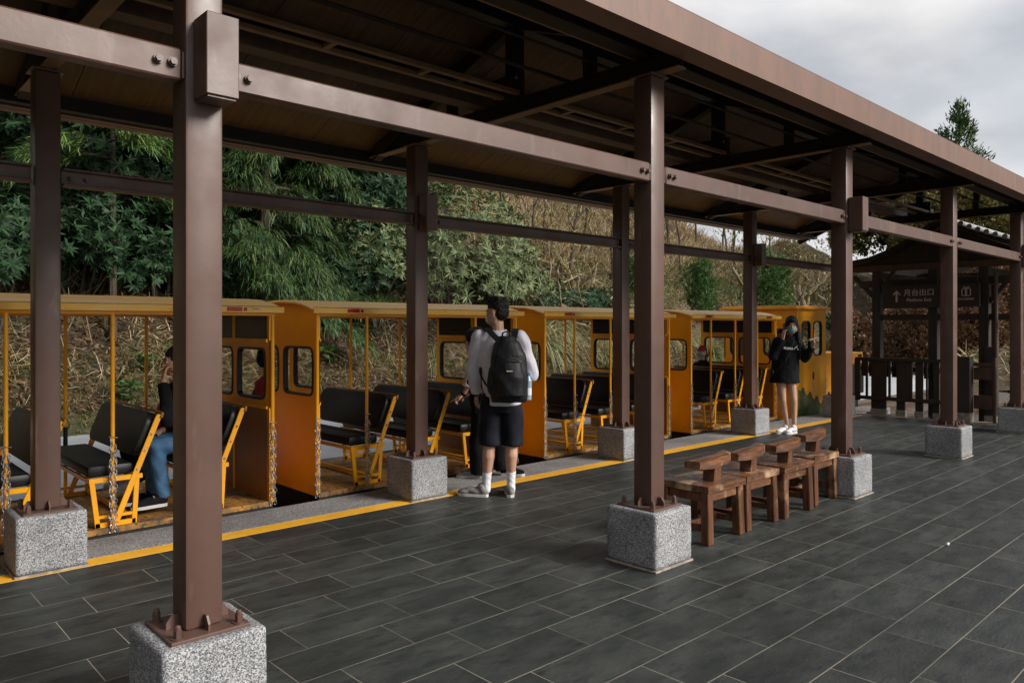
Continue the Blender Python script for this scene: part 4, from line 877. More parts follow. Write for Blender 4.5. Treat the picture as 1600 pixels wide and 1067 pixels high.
# fallen twisted roots on the dark bank
rt = MB()
for i in range(26):
    p = Vector((random.uniform(13.4, 18), random.uniform(13.2, 15), 0)); d = Vector((random.uniform(-1, 1), random.uniform(-.8, .3), random.uniform(-.1, .5))).normalized(); pts = []
    p.z = hz(p.x, p.y) + random.uniform(.1, .9)
    for k in range(7): pts.append(p.copy()); d = (d + Vector((random.gauss(0, .35), random.gauss(0, .3), random.gauss(-.08, .25)))).normalized(); p = p + d * .3
    rt.tube(pts, [.03 * (1 - k * .1) for k in range(7)], 5, False)
tag(ob('tangled_branches', rt, bark_p), 'tangle of pale fallen branches on the dark bank left of the third back column', 'branches', kind='stuff')

# ------------------------------------------------ straw, grasses
def scatter(n, x0, x1, y0, y1, pw=1.0):
    X = x0 + (x1 - x0) * RNG.random(n) ** pw; Y = y0 + (y1 - y0) * RNG.random(n); Z = np.array([hz(a, b) for a, b in zip(X, Y)]); return np.stack([X, Y, Z], 1)
def straw(name, n, box, ll, ww, m, el=(.05, .5), lift=.12, pw=1.0, droop=(.1, 1.1), dens=None):
    P = scatter(n, *box, pw)
    if dens is not None: P = P[np.array([RNG.random() < dens(*p) for p in P])]
    n = len(P); a = RNG.uniform(0, 6.28, n); e = RNG.uniform(*el, n); D = np.stack([np.cos(a) * np.cos(e), np.sin(a) * np.cos(e) - .35, np.sin(e)], 1)
    P[:, 2] += RNG.uniform(0, lift, n)
    return tag(ob(name, npmesh(name, *strips(P, D, ll * RNG.uniform(.5, 1.3, n), ww * RNG.uniform(.6, 1.4, n), RNG.uniform(*droop, n), BLADE), m), None), kind='stuff')
def nz2(x, y, s, o=0): return noise.noise(Vector((x * s + o, y * s, o)))
o = straw('dry_straw', 115000, (-1, 34, 12.6, 22), .36, .012, straw_m, (.05, .9), .25, 1.25, (.2, 1.6), lambda x, y, z: .15 + 1.3 * max(0, .35 + nz2(x, y, .45)) if x < 13 and y > 13.7 else (.36 + 1.8 * nz2(x, y, .8)) * (.25 if (x - 16) ** 2 + (y - 14.3) ** 2 < 2.2 else 1)); o['label'] = 'matted dry straw covering the bank behind the train'
o = straw('dead_leaves', 34000, (-1, 20, 12.0, 15.5), .11, .026, straw_d, (-.1, .6), .18, 1.3); o['label'] = 'brown dead leaves and litter on the bank'
tw_n = 5000; P = scatter(tw_n, -1, 26, 12.4, 16, 1.2); P[:, 2] += RNG.uniform(.0, .4, tw_n)
o = tag(ob('dry_twigs', npmesh('dry_twigs', *strips(P, RNG.normal(0, 1, (tw_n, 3)) * np.array([1, 1, .5]), RNG.uniform(.3, .9, tw_n), RNG.uniform(.008, .02, tw_n), RNG.uniform(-.6, .9, tw_n), (1, .9, .7, .3)), bark_p), None), 'pale dry twigs lying over the straw bank', kind='stuff')
o = straw('short_grass', 30000, (-2, 36, 11.6, 13.3), .13, .012, grass_g, (.5, 1.4), .02, 1.5, (.1, .9)); o['label'] = 'short patchy grass at the foot of the bank'
o = straw('meadow_grass', 24000, (15, 42, 17.5, 27), .45, .03, straw_m, (.7, 1.4), .02, 1.0, (.1, .6)); o['label'] = 'tawny meadow grass on the hill top'
o = straw('meadow_green_grass', 5000, (18, 34, 15.5, 18), .35, .03, grass_g, (.7, 1.4), .02, 1.0, (.1, .7)); o['label'] = 'greenish grass at the edge of the hill meadow'
def tuft(name, n, h, ww, m, spread=.5):
    a = RNG.uniform(0, 6.28, n); r = RNG.uniform(0, .12, n); P = np.stack([np.cos(a) * r, np.sin(a) * r, np.zeros(n)], 1); e = RNG.uniform(.6, 1.45, n)
    D = np.stack([np.cos(a) * np.cos(e), np.sin(a) * np.cos(e), np.sin(e)], 1)
    return npmesh(name, *strips(P, D, h * RNG.uniform(.6, 1.2, n), ww * RNG.uniform(.6, 1.3, n), RNG.uniform(1.6, 3.4, n), (1, 1, .9, .7, .45, .1)), m)
pt = tuft('grass_tuft', 420, 1.35, .020, pampas_m); pg = tuft('grass_tuft', 260, .8, .026, grass_g)
G = 'arching pampas grass tufts on the bank'
for i, (x, y, s, lb) in enumerate(((13.3, 13.3, 1.15, 'arching pampas grass tuft just above the man with the backpack'), (14.1, 13.5, .8, 'lower pampas tuft right of the tuft above the man'), (16.0, 13.4, .9, 'rounded pampas tuft above the train, left of the third back column'), (17.3, 13.5, .8, 'pampas tuft behind the third back column'),
    (18.6, 13.4, .8, 'drooping pampas tuft right of the second front column'), (9.8, 12.9, .6, 'pampas tuft low on the bank seen through the second car'), (15.2, 12.9, .7, 'straw coloured tuft seen through the third car'), (16.9, 12.7, .6, 'tuft seen through the third car near its end wall'), (22.5, 13.2, .9, 'straw tuft above the locomotive roof'), (24.0, 12.8, .8, 'straw tuft left of the bright green bush'), (14.0, 14.6, 1.0, 'pampas tuft above the green plants, left of the pale branches'), (17.9, 14.4, .9, 'pampas tuft high right of the dark hollow'), (19.8, 13.3, .7, 'low pampas tuft behind the fourth car roof'), (20.6, 15.2, .9, 'pampas tuft among the saplings right of the second front column'), (15.5, 12.4, .55, 'short pampas tuft at the foot of the bank behind the third car'), (12.0, 12.9, .6, 'straw tuft behind the hidden woman in black'))):
    tag(ob('pampas_grass', pt, None, None, (x, y, hz(x, y)), i), lb, 'grass tuft', G).scale = (s, s, s)
G = 'small green grass tufts along the foot of the bank'
for i, (x, y, s, lb) in enumerate(((14.8, 12.3, .8, 'green grass tuft seen through the third car'), (19.8, 12.5, 1.3, 'long green grass tuft seen through the end window of the fourth car'), (13.6, 12.2, .6, 'green grass tuft low behind the third car'), (5.6, 12.4, .5, 'green tuft right of the nearest column behind the first car'))):
    tag(ob('green_tuft', pg, None, None, (x, y, hz(x, y)), i), lb, 'grass tuft', G).scale = (s, s, s)
# small broad-leaved plants and ferns
sm = npmesh('leaves', *whorls(np.array([[random.uniform(-.18, .18), random.uniform(-.18, .18), random.uniform(.05, .35)] for _ in range(14)]), np.array([[random.uniform(-.5, .5), random.uniform(-.5, .5), 1] for _ in range(14)]), 7, .13, .05, 1.0, .5), leaf_br)
G = 'small green leafy plants on the bank'
for i, (x, y, s, lb) in enumerate(((7.2, 12.8, 1.0, 'small bright green plant on the bank seen between posts of the second car'), (4.0, 12.9, .8, 'small green plant on the bank right of the leftmost column'), (3.5, 12.2, 1.0, 'green weed at the foot of the bank behind the first bench'), (4.5, 12.9, 1.0, 'fern-like plant on the bank near the nearest column'), (15.6, 13.7, 1.3, 'bright green plant in the dark hollow above the third car'), (15.0, 14.0, 1.3, 'green plant under the pale branches'), (16.4, 13.9, 1.2, 'green plant right of the dark hollow'), (14.4, 13.3, 1.0, 'green plant left of the dark hollow'), (17.2, 13.2, 1.4, 'green plant below the rounded pampas tuft'), (18.2, 14.2, 1.6, 'green plant high behind the third back column'), (20.4, 14.0, 1.5, 'green plant above the fourth car'), (16.0, 15.2, 1.6, 'green plant among the pale branches'), (10.6, 12.7, 1.0, 'green plant on the bank seen between the second and third benches of the second car'), (12.4, 13.0, 1.1, 'green plant near the grey-green shrub foot'), (22.6, 14.4, 1.6, 'green plant between the two larger bushes'))):
    tag(ob('leafy_plant', sm, None, None, (x, y, hz(x, y) + .05), i), lb, 'plant', G).scale = (s, s, s)
# reddish brush, rising bank and far trees beyond the platform end
def h2(x, y): return max(-.3, .30 * (x - 25) if x < 41 else 4.8 + .03 * (x - 41)) + .4 * noise.noise(Vector((x * .4, y * .4, 5)))
gx = [24 + .8 * i for i in range(60)]; gy = [-30 + 1.2 * i for i in range(36)]
V = np.array([(x, y, h2(x, y)) for y in gy for x in gx]); nx = len(gx); Q = np.array([(j * nx + i, j * nx + i + 1, (j + 1) * nx + i + 1, (j + 1) * nx + i) for j in range(len(gy) - 1) for i in range(nx - 1)])
structure(ob('far_bank', npmesh('far_bank', V, Q, soil, True), None))
def bank_straw(n):
    X = RNG.uniform(24.5, 40, n); Y = RNG.uniform(-6, 10, n); Z = np.array([h2(a, b) for a, b in zip(X, Y)]); a = RNG.uniform(0, 6.28, n); e = RNG.uniform(.1, 1, n)
    return strips(np.stack([X, Y, Z], 1), np.stack([np.cos(a) * np.cos(e) - .3, np.sin(a) * np.cos(e), np.sin(e)], 1), .5 * RNG.uniform(.5, 1.3, n), .03 * RNG.uniform(.6, 1.4, n), RNG.uniform(.2, 1.4, n), BLADE)
tag(ob('bank_straw', npmesh('bank_straw', *bank_straw(16000), straw_m), None), 'dry grass on the rising bank beyond the exit pavilion', kind='stuff')
rb = puff('foliage', leaf_rd, (1.1, 1.1, 1.0), 1700, .13, .05)
G = 'reddish brush beyond the platform end'
for i, (x, y, s, lb) in enumerate(((25.5, 10.4, 1.0, 'reddish brush right of the third front column, left of the pavilion'), (26.5, 8.9, 1.05, 'reddish brush seen under the platform exit sign, left part'), (27.5, 7.6, 1.0, 'reddish brush seen under the platform exit sign, right part'), (29, 10.0, 1.3, 'taller reddish brush behind the left pavilion post'), (30, 8.2, 1.4, 'taller reddish brush behind the exit sign'), (30, 5.4, 1.1, 'reddish brush under the gift box sign'))):
    plant('red_brush', lb, 'bush', (x, y, h2(x, y) + .6 * s), rb, None, G, i * 1.7, s)
yb = puff('crown', leaf_yg, (2.2, 2.2, 1.9), 2600, .28, .12); yb2 = puff('crown', leaf_gg, (2.2, 2.2, 2.0), 2400, .28, .12)
G = 'yellow-green trees on the far hill'
i = 0
for x in (34, 39, 44, 50):
    for y in (-1.5, 2.5, 6.5, 10.5, 14.5):
        if x < 38 and y > 9: continue
        xx, yy = x + random.uniform(-1.5, 1.5), y * (x / 42) + random.uniform(-1, 1); i += 1
        o = plant('hill_tree', 'bushy yellow-green tree among others on the far hill beyond the roof end' if i % 3 else 'bushy grey-green tree among others on the far hill behind the pavilion', 'tree', (xx, yy, h2(xx, yy) + 1.3), yb if i % 3 else yb2, None, G if i % 3 else 'grey-green trees on the far hill', i * 1.1, random.uniform(.7, 1.1), 'crown')
for k_, (xx, yy, sc, lb) in enumerate(((36.5, 11.6, .8, 'yellow-green tree just above the left eave of the exit pavilion'), (39.5, 12.4, 1.0, 'yellow-green tree behind the left slope of the pavilion roof'), (43, 13.4, 1.1, 'yellow-green tree on the hill left of the fourth column'), (46.5, 12.0, 1.0, 'yellow-green tree on the hill above the pavilion ridge'), (42, 16.5, 1.0, 'yellow-green tree high on the hill under the roof end'))):
    plant('hill_tree', lb, 'tree', (xx, yy, h2(xx, yy) + 2.0), yb, None, 'yellow-green trees on the far hill', k_ * 1.4 + .5, sc, 'crown')
n_ = 150; h_ = RNG.random(n_) ** .8 * 5.2; a_ = RNG.uniform(0, 6.28, n_); r_ = .50 * h_ ** .9 * RNG.uniform(.45, 1.15, n_)
cc_ = np.stack([np.cos(a_) * r_, np.sin(a_) * r_, 4.1 - h_ + RNG.normal(0, .1, n_)], 1); k = 26; P = np.repeat(cc_, k, 0) + RNG.normal(0, .15, (n_ * k, 3)); D = np.repeat(norm(cc_ * np.array([1, 1, 0]) + np.array([0, 0, .9])), k, 0) + RNG.normal(0, .45, (n_ * k, 3)); m_ = n_ * k
cn = npmesh('crown', *strips(P, D, .30 * RNG.uniform(.5, 1.2, m_), .07 * RNG.uniform(.6, 1.3, m_), RNG.uniform(-.2, .5, m_), (.5, 1, .8, .1)), cedar_g); tw3 = MB().cyl((0, 0, -5), (0, 0, 3.9), .16, .02, 8)
plant('conifer_tree', 'dark pointed conifer standing out above the shelter roof against the sky', 'tree', (46.3, 13.6, 9.4), cn, tw3.mesh('trunk', bark), None, 0, 1, 'crown')

# ================================================================== PEOPLE
skin_m = mat('skin', (.50, .29, .20), .5, col2=(.44, .24, .16), scale=9)
skin_t = mat('tanned_skin', (.50, .29, .20), .5, col2=(.42, .23, .15), scale=9)
hair_m = mat('black_hair', (.006, .005, .005), .5, spec=.3, bump=.6, bscale=60, stretch=(3, 3, .5))
lav = mat('lavender_grey_cotton', (.60, .58, .65), .8, col2=(.52, .50, .57), scale=6, bump=.25, bscale=14, sheen=.2)
blk = mat('black_cloth', (.007, .007, .009), .95, spec=.12, col2=(.013, .013, .015), scale=10, bump=.25, bscale=18)
navy = mat('dark_navy_cloth', (.009, .009, .014), .9, spec=.15, col2=(.016, .016, .022), scale=8, bump=.3, bscale=14)
nylon = mat('black_nylon', (.008, .008, .010), .55, spec=.3, bump=.35, bscale=16, rvar=.1)
white_c = mat('white_cloth', (.66, .65, .67), .8, bump=.2, bscale=20)
grey_s = mat('grey_suede', (.13, .125, .12), .8, col2=(.24, .23, .22), scale=18, lo=.45, hi=.55)
sole_m = mat('white_rubber_sole', (.55, .54, .52), .6)
jean = mat('blue_denim', (.028, .085, .17), .8, col2=(.05, .13, .24), scale=12, bump=.2, bscale=30)
teal = mat('teal_mask', (.10, .38, .45), .7); redc = mat('red_cloth', (.28, .016, .02), .8, col2=(.2, .01, .015), scale=6, bump=.2)
phone_m = mat('phone_glass', (.02, .02, .025), .15); blue_p = mat('blue_plastic', (.03, .16, .45), .3); eye_w = mat('eye_white', (.6, .58, .56), .3)
DG = bpy.context.evaluated_depsgraph_get
def cap(mb, p0, r0, p1, r1, n=12):
    p0 = Vector(p0); p1 = Vector(p1); d = p1 - p0; L_ = max(d.length, 1e-5); q = d.to_track_quat('Z', 'Y').to_matrix(); rows = []
    for i in range(1, 5): a = math.pi / 2 * (i / 4 - 1); rows.append((r0 * math.sin(a), r0 * math.cos(a)))
    for i in range(0, 4): a = math.pi / 2 * (i / 4); rows.append((L_ + r1 * math.sin(a), r1 * math.cos(a)))
    vs = [p0 + q @ Vector((0, 0, -r0))]
    for z, r in rows: vs += [p0 + q @ Vector((r * math.cos(2 * math.pi * k / n), r * math.sin(2 * math.pi * k / n), z)) for k in range(n)]
    vs.append(p0 + q @ Vector((0, 0, L_ + r1))); m = len(rows); last = len(vs) - 1
    fs = [(0, 1 + (k + 1) % n, 1 + k) for k in range(n)] + [(1 + i * n + k, 1 + i * n + (k + 1) % n, 1 + (i + 1) * n + (k + 1) % n, 1 + (i + 1) * n + k) for i in range(m - 1) for k in range(n)] + [(last, 1 + (m - 1) * n + k, 1 + (m - 1) * n + (k + 1) % n) for k in range(n)]
    mb.add(vs, fs)
def ell(mb, c, r, rot=None, nu=16, nv=10):
    M = Matrix.Translation(Vector(c)) @ (rot.to_4x4() if rot is not None else Matrix()) @ Matrix.Diagonal((*r, 1)); vs = [(0, 0, -1)]
    for i in range(1, nv):
        a = math.pi * i / nv - math.pi / 2; vs += [(math.cos(a) * math.cos(2 * math.pi * k / nu), math.cos(a) * math.sin(2 * math.pi * k / nu), math.sin(a)) for k in range(nu)]
    vs.append((0, 0, 1)); L_ = len(vs) - 1
    fs = [(0, 1 + (k + 1) % nu, 1 + k) for k in range(nu)] + [(1 + i * nu + k, 1 + i * nu + (k + 1) % nu, 1 + (i + 1) * nu + (k + 1) % nu, 1 + (i + 1) * nu + k) for i in range(nv - 2) for k in range(nu)] + [(L_, 1 + (nv - 2) * nu + k, 1 + (nv - 2) * nu + (k + 1) % nu) for k in range(nu)]
    mb.add(vs, fs, M)
def prims(mb, P):
    for p in P:
        if p[0] == 'c': cap(mb, *p[1:])
        elif p[0] == 't': mb.cyl(p[1], p[3], p[2], p[4], n=16)
        elif p[0] == 'e': ell(mb, *p[1:])
        elif p[0] == 'l':              # loft of elliptical rings (cx, cy, z, rx, ry)
            n = 20; vs = []; R_ = p[1]
            for (cx, cy, z, rx, ry) in R_: vs += [(cx + rx * math.cos(2 * math.pi * k / n), cy + ry * math.sin(2 * math.pi * k / n), z) for k in range(n)]
            fs = [(i * n + k, i * n + (k + 1) % n, (i + 1) * n + (k + 1) % n, (i + 1) * n + k) for i in range(len(R_) - 1) for k in range(n)] + [tuple(range(n))[::-1], tuple(range((len(R_) - 1) * n, len(R_) * n))]
            mb.add(vs, fs)
    return mb
def melt(name, P, vox, m, parent, wr=0, wf=14, smooth=3, loc=None):
    me = prims(MB(), P).mesh('tmp', m); o = bpy.data.objects.new('tmp', me); COL.objects.link(o)
    r = o.modifiers.new('r', 'REMESH'); r.mode = 'VOXEL'; r.voxel_size = vox; r.adaptivity = 0
    s = o.modifiers.new('s', 'SMOOTH'); s.factor = .5; s.iterations = smooth
    bpy.context.view_layer.update(); out = bpy.data.meshes.new_from_object(o.evaluated_get(DG())); bpy.data.objects.remove(o); out.name = name
    if wr:
        n = len(out.vertices); co = np.empty(n * 3, np.float32); no = np.empty(n * 3, np.float32); out.vertices.foreach_get('co', co); out.vertices.foreach_get('normal', no); co = co.reshape(-1, 3); no = no.reshape(-1, 3)
        x, y, z = co[:, 0], co[:, 1], co[:, 2]
        w_ = np.sin(wf * (z * 2.1 + 1.3 * x) + 2.5 * np.sin(wf * .6 * (x - y) + 3 * z)) * .5 + np.sin(wf * 1.9 * (z - .8 * x + .5 * y) + 2 * np.sin(wf * .8 * (y + x))) * .35 + np.sin(wf * 3.1 * (x + .4 * z)) * .15
        co += no * (w_ * wr)[:, None]; out.vertices.foreach_set('co', co.ravel()); out.update()
    out.materials.clear(); out.materials.append(m); out.shade_smooth()
    return link(bpy.data.objects.new(name, out), parent, loc)
def hand(wrist, d, nrm, curl=.5, s=1.0, point=False):
    w_ = Vector(wrist); d = Vector(d).normalized(); nrm = Vector(nrm); nrm = (nrm - d * nrm.dot(d)).normalized(); sd_ = d.cross(nrm); P = []
    for k in (-.022, 0, .022): P.append(('c', w_ + sd_ * k * .5 * s, .017 * s, w_ + d * .078 * s + sd_ * k * 1.2 * s, .013 * s))
    for i, (k, ln) in enumerate(((-.031, .075), (-.0105, .085), (.0105, .08), (.031, .062))):
        c = curl if not (point and i == 0) else .05; b = w_ + d * .085 * s + sd_ * k * s; a1 = c; seg = ln * s * .42
        for j in range(3):
            dd = d * math.cos(a1) - nrm * math.sin(a1); e = b + dd * seg; P.append(('c', b, (.0095 - .001 * j) * s, e, (.0088 - .001 * j) * s)); b = e; a1 += c; seg *= .8
    t0 = w_ + d * .02 * s - sd_ * .024 * s; t1 = t0 + (d * .7 - sd_ * .6 - nrm * .25).normalized() * .045 * s; t2 = t1 + (d * .95 - sd_ * .1 - nrm * .4).normalized() * .032 * s
    P += [('c', t0, .013 * s, t1, .0105 * s), ('c', t1, .0105 * s, t2, .0085 * s)]; return P
def head_prims(c, az, s=1.0, pitch=0):
    Rm = Matrix.Rotation(az, 3, 'Z') @ Matrix.Rotation(pitch, 3, 'X'); c = Vector(c); f = lambda x, y, z: c + Rm @ Vector((x * s, y * s, z * s)); q = lambda a, b, e: (a * s, b * s, e * s)
    P = [('e', f(0, -.012, .03), q(.074, .094, .088), Rm), ('e', f(0, .03, -.03), q(.060, .066, .088), Rm), ('e', f(0, .052, -.085), q(.040, .036, .030), Rm), ('c', f(0, .088, .012), .010 * s, f(0, .106, -.022), .013 * s),
         ('e', f(.055, .02, -.05), q(.018, .05, .04), Rm), ('e', f(-.055, .02, -.05), q(.018, .05, .04), Rm), ('c', f(-.03, .083, .028), .010 * s, f(.03, .083, .028), .010 * s), ('e', f(0, .088, -.055), q(.022, .012, .010), Rm)]
    for k in (-1, 1): P += [('e', f(k * .079, -.005, -.012), q(.010, .022, .033), Rm)]
    return P, f, Rm
def shoe(name, heel, d, L_, parent, m, sole=sole_m, h=.075):
    d = Vector(d).normalized(); a = math.atan2(d.y, d.x) - math.pi / 2; Rm = Matrix.Rotation(a, 3, 'Z'); f = lambda x, y, z: Vector(heel) + Rm @ Vector((x, y, z))
    P = [('e', f(0, .03, .05), (.036, .045, .045), Rm), ('e', f(0, L_ * .45, .045), (.040, L_ * .35, .038), Rm), ('e', f(0, L_ * .72, .035), (.045, L_ * .27, .030), Rm), ('c', f(0, .03, .05), .036, f(0, .05, h + .01), .038)]
    o = melt(name, P, .0075, m, parent, smooth=2)
    out = [(0, -.012), (.03, .0), (.036, .05), (.036, L_ * .45), (.047, L_ * .7), (.04, L_ * .9), (.015, L_ * .99), (-.015, L_ * .985), (-.038, L_ * .88), (-.044, L_ * .65), (-.034, L_ * .4), (-.034, .04), (-.028, .0)]
    M = Matrix.Translation(Vector(heel)) @ Rm.to_4x4(); sm_ = MB(); sm_.prism(out, 'z', 0, .024); sm_.v = [tuple(M @ Vector(v)) for v in sm_.v]; ob('sole', sm_, sole, o, smooth=True)
    lc = MB()
    for k in range(4):
        y = L_ * (.36 + .08 * k); lc.tube([f(-.022, y, .078 - .008 * k), f(0, y, .087 - .009 * k), f(.022, y, .078 - .008 * k)], .0035, 4)
    ob('laces', lc, sole, o); return o
def eyes(f, Rm, parent, s=1.0):
    for k in (-1, 1):
        ob('eye', prims(MB(), [('e', f(k * .030, .083, .006), (.013 * s, .009 * s, .008 * s), Rm)]), eye_w, parent, smooth=True)
        ob('iris', prims(MB(), [('e', f(k * .030, .091, .006), (.006 * s, .003 * s, .006 * s), Rm)]), hair_m, parent, smooth=True)
        ob('eyebrow', MB().tube([f(k * .016, .096, .026), f(k * .03, .095, .032), f(k * .046, .085, .028)], .0035 * s, 5), hair_m, parent)
AZ = R(46.953 - 90)
def at_cam(X, Y): return (X, Y, 0)

# ---- man with the backpack, seen from behind
pm = empty('person', (4.385, 4.885, 0), AZ, 'man seen from behind in lavender-grey shirt and black shorts, looking left into the train', 'person')
HP, f, Rm = head_prims((.0, .02, 1.595), R(58), 1.02, R(-6))
armL = [(-.155, .01, 1.375), (-.215, .05, 1.10), (-.185, .15, .875)]; armR = [(.205, .01, 1.37), (.305, .04, 1.06), (.19, .25, 1.06)]
legL = [(-.045, .02, .90), (-.065, .0, .47), (-.095, .02, .09)]; legR = [(.125, .02, .90), (.125, .0, .48), (.12, .02, .09)]
B = HP + [('c', (.01, .015, 1.38), .055, (.005, .02, 1.52), .052), ('c', armL[0], .05, armR[0], .05), ('l', [(.04, .02, .84, .15, .10), (.04, .02, .95, .165, .115), (.035, .02, 1.08, .145, .10), (.03, .01, 1.25, .175, .115), (.025, .01, 1.36, .16, .09), (.02, .01, 1.42, .07, .06)])]
for A in (armL, armR): B += [('c', A[0], .052, A[1], .040), ('c', A[1], .040, A[2], .026)]
for A in (legL, legR):
    k = Vector(A[1]); a = Vector(A[2]); cf_ = k.lerp(a, .30)
    B += [('c', A[0], .088, A[1], .056), ('c', k, .053, cf_ + Vector((0, -.015, 0)), .056), ('c', cf_ + Vector((0, -.015, 0)), .056, k.lerp(a, .75), .036), ('c', k.lerp(a, .75), .036, a, .034), ('c', a, .034, a + Vector((0, 0, -.03)), .034)]
B += [('c', (-.095, .02, .05), .03, (-.19, .08, .035), .025), ('c', (.12, .02, .05), .03, (.13, .13, .035), .025)]
B += hand(armL[2], (-.12, .25, -.9), (-1, -.2, .1), .55, .95) + hand(armR[2], (-.5, .8, .1), (.2, 0, 1), .6, .95)
melt('body', B, .0065, skin_t, pm, smooth=3)
hp = [('e', f(0, -.020, .055), (.0805, .101, .080), Rm), ('e', f(0, -.046, .005), (.0735, .066, .080), Rm), ('e', f(0, .048, .098), (.062, .050, .034), Rm)] + [('c', f(random.uniform(-.06, .06), random.uniform(-.08, .07), .115), .016, f(random.uniform(-.06, .06), random.uniform(-.02, .10), .142), .005) for _ in range(26)]
melt('hair', hp, .006, hair_m, pm, wr=.0025, wf=60, smooth=2)
melt('face_mask', [('e', f(0, .072, -.045), (.050, .045, .048), Rm)], .006, white_c, pm, smooth=2)
ob('mask_strap', MB().tube([f(-.052, .06, -.03), f(-.075, .02, -.015), f(-.083, -.018, .015)], .0018, 4).tube([f(-.05, .06, -.065), f(-.074, .02, -.045), f(-.083, -.02, -.02)], .0018, 4), white_c, pm)
eyes(f, Rm, pm)
S = [('l', [(.045, .02, .80, .165, .135), (.05, .02, .90, .178, .140), (.045, .015, 1.08, .175, .130), (.03, .01, 1.25, .195, .130), (.028, .01, 1.345, .185, .108), (.02, .01, 1.405, .12, .085), (.015, .012, 1.44, .072, .068)]), ('c', (-.135, .01, 1.36), .068, (.185, .01, 1.355), .068)]
for A in (armL, armR):
    a, b, c = map(Vector, A); e = b.lerp(c, .93 if A is armL else .55); S += [('c', a, .072, b, .062), ('c', b, .060, b.lerp(e, .85), .050), ('t', b.lerp(e, .7), .052, e, .048)]
melt('shirt', S, .0075, lav, pm, wr=.007, wf=16, smooth=2)
ob('collar', MB().tube([(.015 + .066 * math.cos(a * .45), .014 + .062 * math.sin(a * .45), 1.442 + .006 * math.sin(a * .45)) for a in range(15)], .008, 6), lav, pm)
SH = [('l', [(.035, .02, .97, .155, .115), (.038, .02, .86, .178, .130), (.036, .02, .74, .185, .130)])]
SH += [('l', [(-.055, .015, .45, .105, .105), (-.055, .015, .60, .102, .108), (-.05, .02, .78, .095, .115)]), ('l', [(.135, .015, .45, .100, .105), (.132, .015, .60, .100, .108), (.125, .02, .78, .10, .115)])]
melt('shorts', SH, .008, navy, pm, wr=.006, wf=13, smooth=2)
for A, nm in ((legL, 'l'), (legR, 'r')):
    k = Vector(A[1]); a = Vector(A[2]); melt('sock', [('t', k.lerp(a, .66), .043, k.lerp(a, .88), .038), ('c', k.lerp(a, .85), .038, a + Vector((0, 0, -.03)), .040)], .006, white_c, pm, wr=.0015, wf=60, smooth=2)
shoe('shoe', (-.085, .0, 0), (-1, .28, 0), .275, pm, grey_s); shoe('shoe', (.118, -.03, 0), (-.06, 1, 0), .275, pm, grey_s)
ob('wrist_watch', MB().cyl((-.192, .128, .905), (-.187, .148, .878), .034, n=14), blk, pm)
bp = empty('backpack', (4.385, 4.885, 0), AZ, 'black nylon backpack worn by the man in the lavender-grey shirt', 'backpack')
K = [('l', [(.105, -.185, .84, .150, .075), (.105, -.195, .90, .160, .095), (.105, -.20, 1.10, .160, .100), (.10, -.195, 1.24, .145, .088), (.09, -.185, 1.34, .11, .065), (.08, -.175, 1.395, .065, .045)]), ('l', [(.115, -.27, .90, .115, .055), (.112, -.275, 1.05, .118, .06), (.105, -.265, 1.18, .10, .05)]), ('e', (-.05, -.19, 1.02), (.03, .07, .12))]
melt('bag', K, .0075, nylon, bp, wr=.004, wf=15, smooth=3)
def strap(pts, w_, t_, m, parent, name):
    mb = MB()
    for a, b in zip(pts, pts[1:]): mb.bar(a, b, w_, t_, .002)
    return ob(name, mb, m, parent)
for pts in ([(.06, -.14, 1.30), (.01, -.13, 1.36), (-.055, -.085, 1.425), (-.085, -.02, 1.455), (-.09, .06, 1.435), (-.095, .125, 1.36), (-.10, .15, 1.2)], [(.10, -.14, 1.30), (.14, -.13, 1.36), (.155, -.085, 1.425), (.16, -.02, 1.45), (.16, .06, 1.435), (.165, .125, 1.36), (.17, .15, 1.2)]):
    rb_ = MB(); vs = []
    for i, p in enumerate(pts): vs += [(p[0] - .027, p[1], p[2] - .003), (p[0] + .027, p[1], p[2] - .003), (p[0] + .027, p[1] - .003, p[2] + .011), (p[0] - .027, p[1] - .003, p[2] + .011)]
    n_ = len(pts); rb_.add(vs, [(i * 4 + k, i * 4 + (k + 1) % 4, (i + 1) * 4 + (k + 1) % 4, (i + 1) * 4 + k) for i in range(n_ - 1) for k in range(4)] + [(0, 1, 2, 3), (n_ * 4 - 4, n_ * 4 - 1, n_ * 4 - 2, n_ * 4 - 3)]); ob('shoulder_strap', rb_, nylon, bp)
ob('handle', MB().tube([(.045, -.16, 1.37), (.05, -.18, 1.42), (.08, -.19, 1.435), (.11, -.18, 1.42), (.115, -.16, 1.37)], .008, 6), nylon, bp)
ob('lower_strap', MB().tube([(-.04, -.12, .93), (-.10, -.10, .99), (-.14, -.04, 1.06), (-.15, .06, 1.12)], .009, 5), nylon, bp)
ob('zip', MB().tube([(-.0, -.30, 1.20), (.05, -.315, 1.215), (.11, -.322, 1.22), (.17, -.31, 1.21), (.2, -.29, 1.19)], .0035, 5), black_m, bp)
ob('printed_name', MB().box(.085, .135, -.336, -.334, 1.105, 1.114), cream, bp); ob('printed_name', MB().box(-.083, -.080, -.24, -.20, 1.03, 1.05), cream, bp)
wb = empty('water_bottle', (4.385, 4.885, 0), AZ, 'clear and blue water bottle in the side pocket of the backpack', 'bottle')
ob('bottle', MB().cyl((.265, -.17, .86), (.268, -.17, 1.02), .030, n=14).cyl((.268, -.17, 1.02), (.268, -.17, 1.06), .030, .014, 14), mat('clear_blue_plastic', (.25, .35, .45), .15), wb, smooth=True)
ob('cap', MB().cyl((.268, -.17, 1.06), (.268, -.17, 1.085), .017, n=12), blue_p, wb); ob('label_band', MB().cyl((.265, -.17, .90), (.266, -.17, .96), .0308, n=14), white_c, wb)
ph = empty('phone', (4.385, 4.885, 0), AZ, 'phone held low in the left hand of the man with the backpack', 'phone')
